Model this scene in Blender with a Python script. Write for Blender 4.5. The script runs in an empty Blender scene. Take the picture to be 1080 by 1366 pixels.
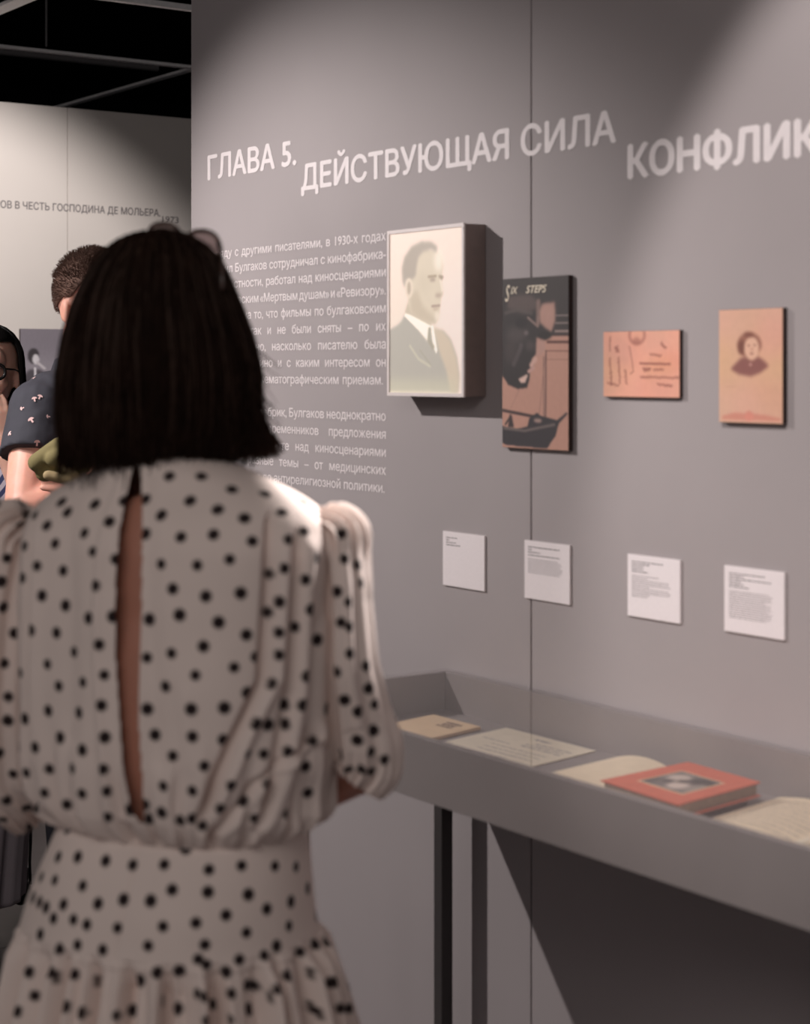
import bpy, bmesh, math, random
import numpy as np
from mathutils import Vector, Matrix
from mathutils.geometry import interpolate_bezier, delaunay_2d_cdt

# ------------------------------------------------------------------ camera
SC = bpy.context.scene
COL = SC.collection
FPX, HOR, EYE, DIST = 2400.0, 493.0, 1.52, 2.0
ANG = math.radians(55)
cam_d = bpy.data.cameras.new('camera')
cam = bpy.data.objects.new('camera', cam_d); COL.objects.link(cam)
cam.location = (0, -DIST, EYE)
cam.rotation_euler = (math.radians(90), 0, ANG)
cam_d.sensor_fit = 'AUTO'; cam_d.sensor_width = 36
cam_d.lens = FPX / 1366 * 36
cam_d.shift_y = -(683 - HOR) / 1366
cam_d.dof.use_dof = True
cam_d.dof.focus_distance = 4.7
cam_d.dof.aperture_fstop = 4.6
SC.camera = cam
# ------------------------------------------------------------------ world, lights, exposure
SC.view_settings.view_transform = 'Standard'
SC.view_settings.look = 'None'
SC.view_settings.exposure = 0.0
SC.view_settings.gamma = 1.0
SC.view_settings.use_curve_mapping = False
W = bpy.data.worlds.new('world'); SC.world = W; W.use_nodes = True
W.node_tree.nodes['Background'].inputs[0].default_value = (1.0, 0.945, 0.935, 1)
W.node_tree.nodes['Background'].inputs[1].default_value = 0.18

def spot(name, loc, target, watts, deg, blend=0.5, color=(1, 0.945, 0.915), size=0.03):
    d = bpy.data.lights.new(name, 'SPOT'); d.energy = watts; d.spot_size = math.radians(deg)
    d.spot_blend = blend; d.color = color; d.shadow_soft_size = size
    o = bpy.data.objects.new(name, d); COL.objects.link(o); o.location = loc
    o.rotation_euler = (Vector(target) - Vector(loc)).to_track_quat('-Z', 'Y').to_euler()
    return o
spot('spot_text', (-4.2, -1.75, 2.72), (-3.0, 0.0, 1.08), 250, 57, 0.7, size=0.02)
spot('spot_photos', (-1.4, -1.4, 2.72), (-1.5, 0.0, 1.5), 100, 48, 0.35, size=0.02)
spot('spot_far', (-5.2, 0.25, 2.75), (-6.8, 0.45, 1.35), 150, 84, 0.5, size=0.02)
spot('spot_shoulder', (-2.0, -0.12, 2.7), (-1.760, -0.858, 1.36), 330, 8.0, 0.6, size=0.02)
spot('spot_visitors', (-4.15, -2.3, 2.72), (-4.55, -0.15, 1.25), 210, 34, 0.7)

ad = bpy.data.lights.new('added_fill', 'AREA'); ad.shape = 'RECTANGLE'; ad.size = 2.4; ad.size_y = 1.2; ad.energy = 38; ad.color = (1, .94, .9)  # added soft fill behind the camera for room bounce, no real fixture
ao = bpy.data.objects.new('added_fill', ad); COL.objects.link(ao); ao.location = (0.0, -3.2, 3.3)
ao.rotation_euler = (Vector((-2.0, -0.7, 1.1)) - Vector(ao.location)).to_track_quat('-Z', 'Y').to_euler()

# ------------------------------------------------------------------ helpers
rnd = random.Random(7)
NR = np.random.RandomState(5)
def s2l(c):
    c = np.asarray(c, float) / 255.0
    return np.where(c <= 0.04045, c / 12.92, ((c + 0.055) / 1.055) ** 2.4)
def lin(*c): return tuple(float(x) for x in s2l(c)) + (1,)

def mat(name, color, rough=0.6, metal=0.0, noise=0.0, nscale=60, bump=0.0, bscale=300, attr=None, emit=None, spec=0.5, sss=0.0, sheen=0.0):
    m = bpy.data.materials.new(name); m.use_nodes = True
    nt = m.node_tree; b = nt.nodes['Principled BSDF']
    b.inputs['Roughness'].default_value = rough; b.inputs['Metallic'].default_value = metal
    b.inputs['Specular IOR Level'].default_value = spec
    if sss:
        b.inputs['Subsurface Weight'].default_value = sss
        b.inputs['Subsurface Radius'].default_value = (0.012, 0.005, 0.003)
        b.inputs['Subsurface Scale'].default_value = 0.6
    if sheen: b.inputs['Sheen Weight'].default_value = sheen
    col = None
    if attr:
        a = nt.nodes.new('ShaderNodeAttribute'); a.attribute_name = attr; col = a.outputs['Color']
    else:
        b.inputs['Base Color'].default_value = color
    if noise:
        tc = nt.nodes.new('ShaderNodeTexCoord'); n = nt.nodes.new('ShaderNodeTexNoise')
        n.inputs['Scale'].default_value = nscale; n.inputs['Detail'].default_value = 5
        nt.links.new(tc.outputs['Object'], n.inputs['Vector'])
        mp = nt.nodes.new('ShaderNodeMapRange')
        mp.inputs['From Min'].default_value = 0.3; mp.inputs['From Max'].default_value = 0.7
        mp.inputs['To Min'].default_value = 1 - noise; mp.inputs['To Max'].default_value = 1 + noise
        nt.links.new(n.outputs['Fac'], mp.inputs['Value'])
        mx = nt.nodes.new('ShaderNodeVectorMath'); mx.operation = 'SCALE'
        if col is not None: nt.links.new(col, mx.inputs[0])
        else: mx.inputs[0].default_value = color[:3]
        nt.links.new(mp.outputs['Result'], mx.inputs['Scale']); col = mx.outputs[0]
    if col is not None: nt.links.new(col, b.inputs['Base Color'])
    if bump:
        tc = nt.nodes.new('ShaderNodeTexCoord'); n2 = nt.nodes.new('ShaderNodeTexNoise')
        n2.inputs['Scale'].default_value = bscale
        nt.links.new(tc.outputs['Object'], n2.inputs['Vector'])
        bp = nt.nodes.new('ShaderNodeBump'); bp.inputs['Strength'].default_value = bump; bp.inputs['Distance'].default_value = 0.002
        nt.links.new(n2.outputs['Fac'], bp.inputs['Height']); nt.links.new(bp.outputs['Normal'], b.inputs['Normal'])
    if emit is not None:
        if col is not None: nt.links.new(col, b.inputs['Emission Color'])
        else: b.inputs['Emission Color'].default_value = color
        b.inputs['Emission Strength'].default_value = emit
    return m

M = {}
M['wall'] = mat('grey_paint', lin(160, 151, 152), 0.75, noise=0.03, nscale=3, bump=0.15, bscale=500)
M['wall_core'] = mat('dark_joint', lin(38, 34, 34), 0.9, noise=0.05)
M['far'] = mat('pale_paint', lin(212, 203, 197), 0.75, noise=0.02, nscale=3, bump=0.1, bscale=500)
M['ceil'] = mat('black_ceiling', (0.006, 0.006, 0.007, 1), 0.95, noise=0.3, nscale=4, spec=0.05)
M['rail'] = mat('grey_rail', lin(242, 238, 238), 0.5, noise=0.05)
M['rail_dark'] = mat('dark_rail', lin(110, 106, 107), 0.5, noise=0.05)
M['floor'] = mat('grey_floor_tile', lin(112, 102, 104), 0.45, noise=0.10, nscale=7)
M['grout'] = mat('pale_floor_joint', lin(165, 158, 158), 0.6, noise=0.05)
M['white_print'] = mat('white_lettering', lin(226, 216, 217), 0.6, noise=0.03)
M['grey_print'] = mat('grey_lettering', lin(112, 105, 106), 0.6, noise=0.03)
M['ink'] = mat('ink', lin(92, 86, 88), 0.8, noise=0.05)
M['ink_pale'] = mat('pale_ink', lin(146, 138, 140), 0.8, noise=0.05)
M['paper'] = mat('label_card', lin(232, 222, 224), 0.7, noise=0.02, nscale=200)
M['case'] = mat('case_paint', lin(140, 131, 130), 0.6, noise=0.03, nscale=8, bump=0.08, bscale=600)
M['leg'] = mat('leg_paint', lin(62, 57, 57), 0.5, noise=0.04)
M['board'] = mat('dark_board', lin(52, 36, 34), 0.8, noise=0.06)
M['box'] = mat('lightbox_side', lin(128, 112, 108), 0.6, noise=0.05)
M['box_frame'] = mat('lightbox_frame', lin(226, 214, 212), 0.5, noise=0.02)
M['lit_print'] = mat('lit_print', (1, 1, 1, 1), 0.5, attr='Col', noise=0.01, emit=0.24)
M['print'] = mat('printed_sheet', (1, 1, 1, 1), 0.65, attr='Col', noise=0.03, nscale=90)
M['cream'] = mat('cream_paper', lin(226, 206, 180), 0.75, noise=0.05, nscale=30)
M['cream2'] = mat('pale_paper', lin(224, 210, 190), 0.75, noise=0.05, nscale=30)
M['envelope'] = mat('beige_paper', lin(222, 190, 155), 0.75, noise=0.05, nscale=30)
M['red'] = mat('red_cover', lin(205, 100, 75), 0.55, noise=0.07, nscale=40)
M['pages'] = mat('page_block', lin(150, 132, 115), 0.8, noise=0.2, nscale=250)
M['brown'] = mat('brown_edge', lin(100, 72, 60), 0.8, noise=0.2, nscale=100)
M['skin'] = mat('skin', lin(226, 165, 146), 0.5, noise=0.06, nscale=25, bump=0.1, bscale=250, sss=0.25)
M['skin_pale'] = mat('pale_skin', lin(244, 190, 170), 0.5, noise=0.05, nscale=25, bump=0.1, bscale=250, sss=0.25)
M['skin2'] = mat('tanned_skin', lin(184, 126, 106), 0.5, noise=0.06, nscale=25, bump=0.1, bscale=250, sss=0.2)
M['dress'] = mat('dotted_chiffon', (1, 1, 1, 1), 0.8, attr='Col', noise=0.025, nscale=12, bump=0.2, bscale=900, sheen=0.1, spec=0.2)
M['hair'] = mat('dark_hair', (0.016, 0.0075, 0.005, 1), 0.7, noise=0.35, nscale=40, spec=0.08)
M['hair_wisp'] = mat('brown_wisps', (0.045, 0.024, 0.017, 1), 0.6, noise=0.3, nscale=60, spec=0.2)
M['hair_brown'] = mat('cropped_brown_hair', lin(112, 86, 76), 0.7, noise=0.3, nscale=90, spec=0.2)
M['black_hair'] = mat('black_hair', (0.010, 0.008, 0.008, 1), 0.5, noise=0.3, nscale=60, spec=0.3)
M['tshirt'] = mat('navy_jersey', lin(52, 51, 60), 0.85, noise=0.08, nscale=20, bump=0.3, bscale=700)
M['motif'] = mat('pale_pink_motif', lin(226, 190, 188), 0.8, noise=0.05)
M['trouser'] = mat('dark_trouser', lin(48, 48, 56), 0.85, noise=0.08, nscale=20)
M['shoe'] = mat('black_shoe', lin(22, 20, 21), 0.4, noise=0.1)
M['skirt_grey'] = mat('grey_cloth', lin(168, 156, 162), 0.85, noise=0.05, nscale=20, bump=0.3, bscale=500)
M['olive'] = mat('olive_cloth', lin(128, 116, 76), 0.85, noise=0.1, nscale=25, bump=0.3, bscale=400)
M['khaki'] = mat('khaki_lining', lin(170, 148, 110), 0.85, noise=0.1, nscale=25)
M['black'] = mat('black_leather', lin(24, 18, 19), 0.45, noise=0.15, nscale=30)
M['frame'] = mat('black_frame', lin(20, 17, 18), 0.3, noise=0.05)
M['tortoise'] = mat('tortoiseshell', lin(82, 62, 56), 0.25, noise=0.5, nscale=60)
M['eye'] = mat('eye_white', lin(232, 224, 220), 0.3, noise=0.02)
M['iris'] = mat('brown_iris', lin(60, 38, 28), 0.25, noise=0.2)
M['lip'] = mat('lip', lin(180, 96, 92), 0.45, noise=0.05)
M['gold'] = mat('pale_metal', lin(215, 200, 180), 0.3, metal=0.8, noise=0.03)

def glass_mat(name, tint=(1, 1, 1, 1), rough=0.0, k=1.0, opaq=0.0):
    m = bpy.data.materials.new(name); m.use_nodes = True; nt = m.node_tree
    nt.nodes.remove(nt.nodes['Principled BSDF']); out = nt.nodes['Material Output']
    t = nt.nodes.new('ShaderNodeBsdfTransparent'); t.inputs[0].default_value = tint
    g = nt.nodes.new('ShaderNodeBsdfGlossy'); g.inputs['Roughness'].default_value = rough
    f = nt.nodes.new('ShaderNodeFresnel'); f.inputs['IOR'].default_value = 1.5
    mm = nt.nodes.new('ShaderNodeMath'); mm.operation = 'MULTIPLY_ADD'; mm.use_clamp = True
    mm.inputs[1].default_value = k; mm.inputs[2].default_value = opaq
    x = nt.nodes.new('ShaderNodeMixShader')
    ge = nt.nodes.new('ShaderNodeNewGeometry'); inv = nt.nodes.new('ShaderNodeMath'); inv.operation = 'SUBTRACT'; inv.inputs[0].default_value = 1
    m2 = nt.nodes.new('ShaderNodeMath'); m2.operation = 'MULTIPLY'
    nt.links.new(ge.outputs['Backfacing'], inv.inputs[1]); nt.links.new(inv.outputs[0], m2.inputs[1]); nt.links.new(mm.outputs[0], m2.inputs[0])
    nt.links.new(f.outputs[0], mm.inputs[0]); nt.links.new(m2.outputs[0], x.inputs[0])
    nt.links.new(t.outputs[0], x.inputs[1]); nt.links.new(g.outputs[0], x.inputs[2])
    nt.links.new(x.outputs[0], out.inputs['Surface'])
    return m
M['glass'] = glass_mat('clear_glass')
M['lens_dark'] = glass_mat('tinted_lens', (0.35, 0.28, 0.27, 1), 0.15, 0.5)
M['lens_clear'] = glass_mat('clear_lens')

def mesh_obj(name, verts, faces, m, parent=None, smooth=False, cols=None):
    me = bpy.data.meshes.new(name)
    me.from_pydata([tuple(v) for v in verts], [], faces); me.update()
    if m: me.materials.append(m)
    if smooth: me.polygons.foreach_set('use_smooth', [True] * len(me.polygons))
    if cols is not None:
        a = me.color_attributes.new('Col', 'FLOAT_COLOR', 'POINT')
        c = np.ones((len(verts), 4), np.float32); c[:, :3] = cols
        a.data.foreach_set('color', c.ravel())
    o = bpy.data.objects.new(name, me); COL.objects.link(o)
    if parent: o.parent = parent
    return o
def empty(name, loc=(0, 0, 0), rz=0.0):
    o = bpy.data.objects.new(name, None); COL.objects.link(o); o.location = loc; o.rotation_euler = (0, 0, rz)
    o.empty_display_size = 0.1
    return o
def tag(o, label=None, cat=None, group=None, kind=None):
    if label: o['label'] = label
    if cat: o['category'] = cat
    if group: o['group'] = group
    if kind: o['kind'] = kind
    return o
def bx(x0, x1, y0, y1, z0, z1, bev=0.0):
    if bev <= 0:
        v = [(x, y, z) for x in (x0, x1) for y in (y0, y1) for z in (z0, z1)]
        f = [(0, 1, 3, 2), (4, 6, 7, 5), (0, 4, 5, 1), (2, 3, 7, 6), (0, 2, 6, 4), (1, 5, 7, 3)]
        return v, f
    bm = bmesh.new(); bmesh.ops.create_cube(bm, size=1)
    for v in bm.verts:
        v.co = Vector(((x0 + x1) / 2 + v.co.x * (x1 - x0), (y0 + y1) / 2 + v.co.y * (y1 - y0), (z0 + z1) / 2 + v.co.z * (z1 - z0)))
    bmesh.ops.bevel(bm, geom=bm.edges[:], offset=bev, segments=2, affect='EDGES', profile=0.5)
    bm.verts.index_update()
    r = ([tuple(v.co) for v in bm.verts], [tuple(v.index for v in f.verts) for f in bm.faces]); bm.free()
    return r
def merge(*parts):
    V, F = [], []
    for v, f in parts:
        n = len(V); V += [tuple(p) for p in v]; F += [tuple(i + n for i in q) for q in f]
    return V, F
def tube(pts, radii, seg=12, caps=True):
    pts = [Vector(p) for p in pts]; V, F = [], []
    if not hasattr(radii, '__len__'): radii = [radii] * len(pts)
    up = None
    for i, p in enumerate(pts):
        d = (pts[min(i + 1, len(pts) - 1)] - pts[max(i - 1, 0)]).normalized()
        if up is None:
            up = d.orthogonal().normalized()
        up = (up - d * up.dot(d)).normalized(); sd = d.cross(up)
        for k in range(seg):
            a = 2 * math.pi * k / seg
            V.append(p + (up * math.cos(a) + sd * math.sin(a)) * radii[i])
    for i in range(len(pts) - 1):
        for k in range(seg):
            a, b = i * seg + k, i * seg + (k + 1) % seg
            F.append((a, b, b + seg, a + seg))
    if caps:
        F.append(tuple(range(seg))[::-1]); F.append(tuple(range((len(pts) - 1) * seg, len(pts) * seg)))
    return V, F
def ellipsoid(c, r, seg=24, rings=16, rot=None):
    V, F = [], []
    for i in range(rings + 1):
        t = math.pi * i / rings
        for k in range(seg):
            a = 2 * math.pi * k / seg
            p = Vector((r[0] * math.sin(t) * math.cos(a), r[1] * math.sin(t) * math.sin(a), r[2] * math.cos(t)))
            if rot: p = rot @ p
            V.append(Vector(c) + p)
    for i in range(rings):
        for k in range(seg):
            a, b = i * seg + k, i * seg + (k + 1) % seg
            F.append((a, a + seg, b + seg, b))
    return V, F
def capsule(p0, r0, p1, r1, seg=16):
    p0, p1 = Vector(p0), Vector(p1); d = (p1 - p0); L = d.length; d.normalize()
    pts, rr = [], []
    for k in range(5):
        a = math.pi / 2 * (1 - k / 4.0); pts.append(p0 - d * r0 * math.sin(a)); rr.append(max(r0 * math.cos(a), 1e-4))
    for k in range(5):
        a = math.pi / 2 * k / 4.0; pts.append(p1 + d * r1 * math.sin(a)); rr.append(max(r1 * math.cos(a), 1e-4))
    return tube(pts, rr, seg)
def chain(pts, rr): return [capsule(pts[i], rr[i], pts[i + 1], rr[i + 1]) for i in range(len(pts) - 1)]

def blob(name, parts, m, parent, voxel=0.006, smooth=4):
    """union of overlapping tapered shapes grown into ONE continuous skin"""
    V, F = merge(*parts)
    me = bpy.data.meshes.new('src'); me.from_pydata([tuple(v) for v in V], [], F); me.update()
    tmp = bpy.data.objects.new('src', me); COL.objects.link(tmp)
    r = tmp.modifiers.new('r', 'REMESH'); r.mode = 'VOXEL'; r.voxel_size = voxel; r.use_smooth_shade = True
    s = tmp.modifiers.new('s', 'SMOOTH'); s.iterations = smooth; s.factor = 0.5
    dg = bpy.context.evaluated_depsgraph_get(); dg.update()
    out = bpy.data.meshes.new_from_object(tmp.evaluated_get(dg))
    bpy.data.objects.remove(tmp); bpy.data.meshes.remove(me)
    out.name = name; out.materials.clear(); out.materials.append(m)
    out.polygons.foreach_set('use_smooth', [True] * len(out.polygons))
    o = bpy.data.objects.new(name, out); COL.objects.link(o); o.parent = parent
    return o

def text_obj(name, s, m, width=None, size=0.05, xalign='LEFT', bold=0.0, thick=0.0002, fat=0.0, wordw=None, shear=0.0, track=1.0):
    """lettering as a real mesh: x along the line, y up, then returned as vertex arrays"""
    cu = bpy.data.curves.new('t', 'FONT'); cu.body = s; cu.size = size; cu.offset = bold; cu.extrude = thick
    cu.space_character = track; cu.shear = shear
    cu.resolution_u = 3
    if wordw: cu.space_word = wordw
    o = bpy.data.objects.new('t', cu); COL.objects.link(o)
    dg = bpy.context.evaluated_depsgraph_get(); dg.update()
    cv = o.evaluated_get(dg).to_curve(dg)
    loops = []
    for sp in cv.splines:
        if sp.type == 'BEZIER':
            bp = sp.bezier_points; L = []
            for i in range(len(bp)):
                a, b = bp[i], bp[(i + 1) % len(bp)]
                straight = (a.handle_right - a.co).cross(b.co - a.co).length < 1e-9 and (b.handle_left - b.co).cross(b.co - a.co).length < 1e-9
                L += [Vector(q_) for q_ in interpolate_bezier(a.co, a.handle_right, b.handle_left, b.co, 2 if straight else 4)[:-1]]
        else: L = [Vector(q_.co[:3]) for q_ in sp.points]
        if len(L) > 2: loops.append(L)
    o.evaluated_get(dg).to_curve_clear(); bpy.data.objects.remove(o); bpy.data.curves.remove(cu)
    # nonzero-winding fill, glyph cluster by glyph cluster (loops whose boxes touch)
    box = [(min(v.x for v in L), max(v.x for v in L)) for L in loops]
    order = sorted(range(len(loops)), key=lambda i: box[i][0]); groups, cur_, end = [], [], -1e9
    for i in order:
        if box[i][0] > end and cur_: groups.append(cur_); cur_ = []
        cur_.append(i); end = max(end, box[i][1]) if len(cur_) > 1 else box[i][1]
    if cur_: groups.append(cur_)
    co, F = [], []; S_ = 1.0 / size
    for g_ in groups:
        vs, es = [], []
        for i in g_:
            n0 = len(vs); L = loops[i]; vs += [Vector((v.x * S_, v.y * S_)) for v in L]; es += [(n0 + k, n0 + (k + 1) % len(L)) for k in range(len(L))]
        ov, oe, of = delaunay_2d_cdt(vs, es, [], 0, 1e-5)[:3]
        ova = np.array([(v.x, v.y) for v in ov]); cen = np.array([ova[list(f)].mean(0) for f in of]); wn = np.zeros(len(of))
        for i in g_:
            P = np.array([(v.x * S_, v.y * S_) for v in loops[i]]); Q = np.roll(P, -1, 0)
            for (x0, y0), (x1, y1) in zip(P, Q):
                if y0 == y1: continue
                hit = ((y0 > cen[:, 1]) != (y1 > cen[:, 1])) & (cen[:, 0] < (x1 - x0) * (cen[:, 1] - y0) / (y1 - y0) + x0)
                wn += np.where(hit, 1 if y1 > y0 else -1, 0)
        n0 = len(co); co += [(x / S_, y / S_, 0) for x, y in ova]
        for f, w_ in zip(of, wn):
            if abs(w_) > .5: F.append(tuple(i + n0 for i in f))
    co = np.array(co)
    x0, x1 = co[:, 0].min(), co[:, 0].max()
    if fat:
        n0 = len(co); C_, F_ = [], []
        for q_, (dx, dy) in enumerate(((0, 0), (fat, 0), (-fat, 0), (0, fat * .7), (0, -fat * .7))):
            c2 = co + np.array([dx, dy, q_ * 0.00003]); C_.append(c2); F_ += [tuple(i + n0 * q_ for i in f) for f in F]
        co, F = np.concatenate(C_), F_; x0, x1 = co[:, 0].min(), co[:, 0].max()
    if width: co[:, 0] = (co[:, 0] - x0) * width / (x1 - x0)
    else: co[:, 0] -= x0
    return co, F
def on_main(co, x, z, y=-0.0006):     # lettering lying on the grey partition (faces -y)
    return np.stack([co[:, 0] + x, -co[:, 2] + y, co[:, 1] + z], 1)
def on_far(co, y, z, x=-6.7992):      # lettering on the far wall (faces +x), reading towards +y
    return np.stack([co[:, 2] + x, co[:, 0] + y, co[:, 1] + z], 1)

# ---- small raster painter for printed pictures (becomes a colour attribute on a fine grid)
class Pic:
    def __init__(s, w, h, base):
        s.w, s.h = w, h; s.a = np.tile(np.array(base, float), (h, w, 1))
        s.Y, s.X = np.mgrid[0:h, 0:w]; s.X = (s.X + .5) / w; s.Y = (s.Y + .5) / h; s.k = h / w
    def blur(s, m, r):
        r = max(r * s.h, 0.3); n = int(3 * r) + 1; k = np.exp(-np.arange(-n, n + 1) ** 2 / (2 * r * r)); k /= k.sum()
        m = np.pad(m, n, mode='edge')
        m = np.apply_along_axis(lambda v: np.convolve(v, k, 'valid'), 0, m)
        return np.apply_along_axis(lambda v: np.convolve(v, k, 'valid'), 1, m)
    def put(s, m, c, al=1.0):
        m = (m * al)[..., None]; s.a = s.a * (1 - m) + np.array(c, float) * m
    def poly(s, P, c, r=0.004, al=1.0):
        m = np.zeros((s.h, s.w), bool); n = len(P)
        for i in range(n):
            x0, y0 = P[i]; x1, y1 = P[(i + 1) % n]
            if y0 == y1: continue
            cond = ((y0 > s.Y) != (y1 > s.Y)) & (s.X < (x1 - x0) * (s.Y - y0) / (y1 - y0) + x0)
            m ^= cond
        s.put(s.blur(m.astype(float), r), c, al)
    def ell(s, cx, cy, rx, ry, c, r=0.004, al=1.0):
        m = (((s.X - cx) / rx) ** 2 + ((s.Y - cy) / ry) ** 2 < 1).astype(float); s.put(s.blur(m, r), c, al)
    def line(s, P, wd, c, al=1.0):
        m = np.zeros((s.h, s.w))
        for (x0, y0), (x1, y1) in zip(P[:-1], P[1:]):
            dx, dy = x1 - x0, (y1 - y0) * s.k; L = dx * dx + dy * dy + 1e-12
            t = np.clip(((s.X - x0) * dx + (s.Y - y0) * s.k * dy) / L, 0, 1)
            d = np.hypot(s.X - x0 - t * dx, (s.Y - y0) * s.k - t * dy)
            m = np.maximum(m, np.clip(1.5 - d / wd, 0, 1))
        s.put(m, c, al)
    def grid(s): return s2l(np.clip(s.a, 0, 255))
def N(pts, x0, x1, y0, y1): return [((x - x0) / (x1 - x0), (y - y0) / (y1 - y0)) for x, y in pts]

def print_sheet(name, pic, m, parent, place):
    """place(u, v) -> 3D point; u across, v down"""
    h, w = pic.h, pic.w; V = []
    g = pic.grid()
    for j in range(h):
        for i in range(w): V.append(place(i / (w - 1), j / (h - 1)))
    F = [(j * w + i, (j + 1) * w + i, (j + 1) * w + i + 1, j * w + i + 1) for j in range(h - 1) for i in range(w - 1)]
    return mesh_obj(name, V, F, m, parent, cols=g.reshape(-1, 3))

# ------------------------------------------------------------------ the setting
# grey partition, face at y = 0
wall = tag(mesh_obj('wall_right', *bx(-3.722, 1.28, 0.018, 0.085, 0.0, 2.598), M['wall_core']), kind='structure')
for x0, x1 in ((-3.726, -2.4712), (-2.4672, -1.2185), (-1.2155, 0.033), (0.036, 1.284)):
    mesh_obj('panel', *bx(x0, x1, 0.0, 0.018, 0.0, 2.6, 0.0008), M['wall'], wall)
    mesh_obj('panel', *bx(x0, x1, 0.085, 0.103, 0.0, 2.6, 0.0008), M['wall'], wall)
# pale far wall, face at x = -6.8
far = tag(mesh_obj('wall_back', *bx(-6.89, -6.818, -3.9, 4.8, 0.0, 2.58), M['wall_core']), kind='structure')
ys = [-3.918 + 1.25 * k for k in range(8)]
for a, b in zip(ys[:-1], ys[1:]):
    mesh_obj('panel', *bx(-6.818, -6.8, a + 0.0015, b - 0.0015, 0.0, 2.588, 0.0008), M['far'], far)
# floor of large tiles with pale joints
floor = tag(mesh_obj('floor', *bx(-9.5, 2.0, -4.2, 5.0, -0.1, -0.004), M['grout']), kind='structure')
tile_me = None
nx = 0
for i in range(19):
    for j in range(15):
        x0 = -9.28 + 0.6 * i; y0 = -4.08 + 0.6 * j
        if x0 > 1.4: continue
        if tile_me is None:
            o = mesh_obj('tile', *bx(0.0012, 0.5988, 0.0012, 0.5988, -0.02, 0.0, 0.0008), M['floor'], floor); tile_me = o.data
        else:
            o = bpy.data.objects.new('tile', tile_me); COL.objects.link(o); o.parent = floor
        o.location = (x0, y0, 0)
tag(mesh_obj('ceiling', *bx(-12.0, 2.0, -4.2, 5.6, 3.5, 3.6), M['ceil']), kind='structure')

tag(mesh_obj('wall_left', *bx(-12.1, -12.0, -4.2, 5.6, 0.0, 3.6), M['ceil']), kind='structure')
tag(mesh_obj('wall_front', *bx(-12.0, 2.0, 5.6, 5.7, 0.0, 3.6), M['ceil']), kind='structure')
tag(mesh_obj('floor', *bx(-12.0, -9.5, -4.2, 5.6, -0.1, -0.001), M['floor']), kind='structure')
def rail(pts, w, h, m, label):
    (x0, y0), (x1, y1) = pts
    if x0 == x1: v = bx(x0 - w / 2, x0 + w / 2, y0, y1, 2.8, 2.8 + h, 0.002)
    else: v = bx(x0, x1, y0 - w / 2, y0 + w / 2, 2.8, 2.8 + h, 0.002)
    r = mesh_obj('ceiling_rail', *v, M[m])
    return tag(r, label, 'rail')
rail(((-6.79, -3.0), (-6.79, 4.0)), 0.035, 0.012, 'rail', 'long pale ceiling rail running right above the pale far wall')
rail(((-6.93, -3.0), (-6.93, 1.56)), 0.022, 0.02, 'rail_dark', 'thin darker ceiling rail that stops short, behind the long pale one')
rail(((-9.5, 1.67), (-6.81, 1.67)), 0.035, 0.012, 'rail', 'ceiling rail running back over the top of the far wall')
rail(((-6.76, 0.50), (-3.2, 0.50)), 0.06, 0.014, 'rail', 'ceiling rail crossing the top left corner of the view')
rail(((-5.70, 0.55), (-5.70, 3.4)), 0.03, 0.02, 'rail', 'topmost ceiling rail next to the grey partition, nearest the viewer')
rail(((-8.4, -3.0), (-8.4, 1.63)), 0.04, 0.012, 'rail_dark', 'dim dark ceiling rail low behind the top of the far wall')
tag(mesh_obj('hanging_rod', *tube([(-6.79, 0.985, 2.825), (-6.79, 0.985, 3.5)], 0.004, 8), M['rail_dark']),
    'thin dark rod hanging from the black ceiling onto the long pale rail', 'rod')

# ------------------------------------------------------------------ lettering on the partition
def letters(name, s, x, z, width, cap, bold, m='white_print', label=None):
    co, F = text_obj(name, s, M[m], width=width, size=cap / 0.727, fat=bold)
    o = mesh_obj(name, on_main(co, x, z), F, M[m], wall)
    if label: o['label'] = label
    return o
letters('heading_lettering', 'ГЛАВА 5.', -3.646, 1.9555, 0.390, 0.0545, 0.0021, label='white heading words beside the partition edge, first step of the heading')
letters('heading_lettering', 'ДЕЙСТВУЮЩАЯ СИЛА', -3.238, 1.8985, 0.994, 0.053, 0.0021, label='white heading words in the middle step of the heading')
letters('heading_lettering', 'КОНФЛИКТА', -2.217, 1.835, 0.525, 0.0535, 0.0032, label='bold white heading word above the sepia portrait, last step of the heading')
XL, XR = -3.646, -2.921
LINES = ['Наряду с другими писателями, в 1930-х годах', 'Михаил Булгаков сотрудничал с кинофабрика-',
         'ми, в частности, работал над киносценариями', 'по гоголевским «Мертвым душам» и «Ревизору».',
         'Несмотря на то, что фильмы по булгаковским', 'сценариям так и не были сняты – по их',
         'письмам видно, насколько писателю была', 'близка тема кино и с каким интересом он',
         'относился к кинематографическим приемам.', None,
         'По заказу кинофабрик, Булгаков неоднократно', 'получал от современников предложения',
         'о совместной работе над киносценариями', 'на самые разные темы – от медицинских',
         'экспериментов до антирелигиозной политики.']
CAP = 0.0190; FS = CAP / 0.727
def linew(s, ww):
    co, F = text_obj('l', s, None, size=FS, fat=0.00045, wordw=ww, track=0.98); return co, F
ref = linew(LINES[-1], 1.0)[0][:, 0].max()
SX = (XR - XL - 0.004) / ref
parV, parF = [], []
for i, s in enumerate(LINES):
    if s is None: continue
    co, F = linew(s, 1.0); w1 = co[:, 0].max() * SX
    tgt = XR - XL
    if s.endswith('приемам.'): tgt -= 0.010
    if s.endswith('политики.'): tgt -= 0.004
    w2 = linew(s, 2.0)[0][:, 0].max() * SX
    ww = 1 + (tgt - w1) / max(w2 - w1, 1e-6)
    k = SX
    if ww < 0.55: ww = 0.55
    co, F = linew(s, ww); k = tgt / co[:, 0].max()
    co[:, 0] *= k
    parV.append((on_main(co, XL, 1.7745 - 0.03552 * i), F))
t = mesh_obj('paragraph_lettering', *merge(*parV), M['white_print'], wall)
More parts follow.
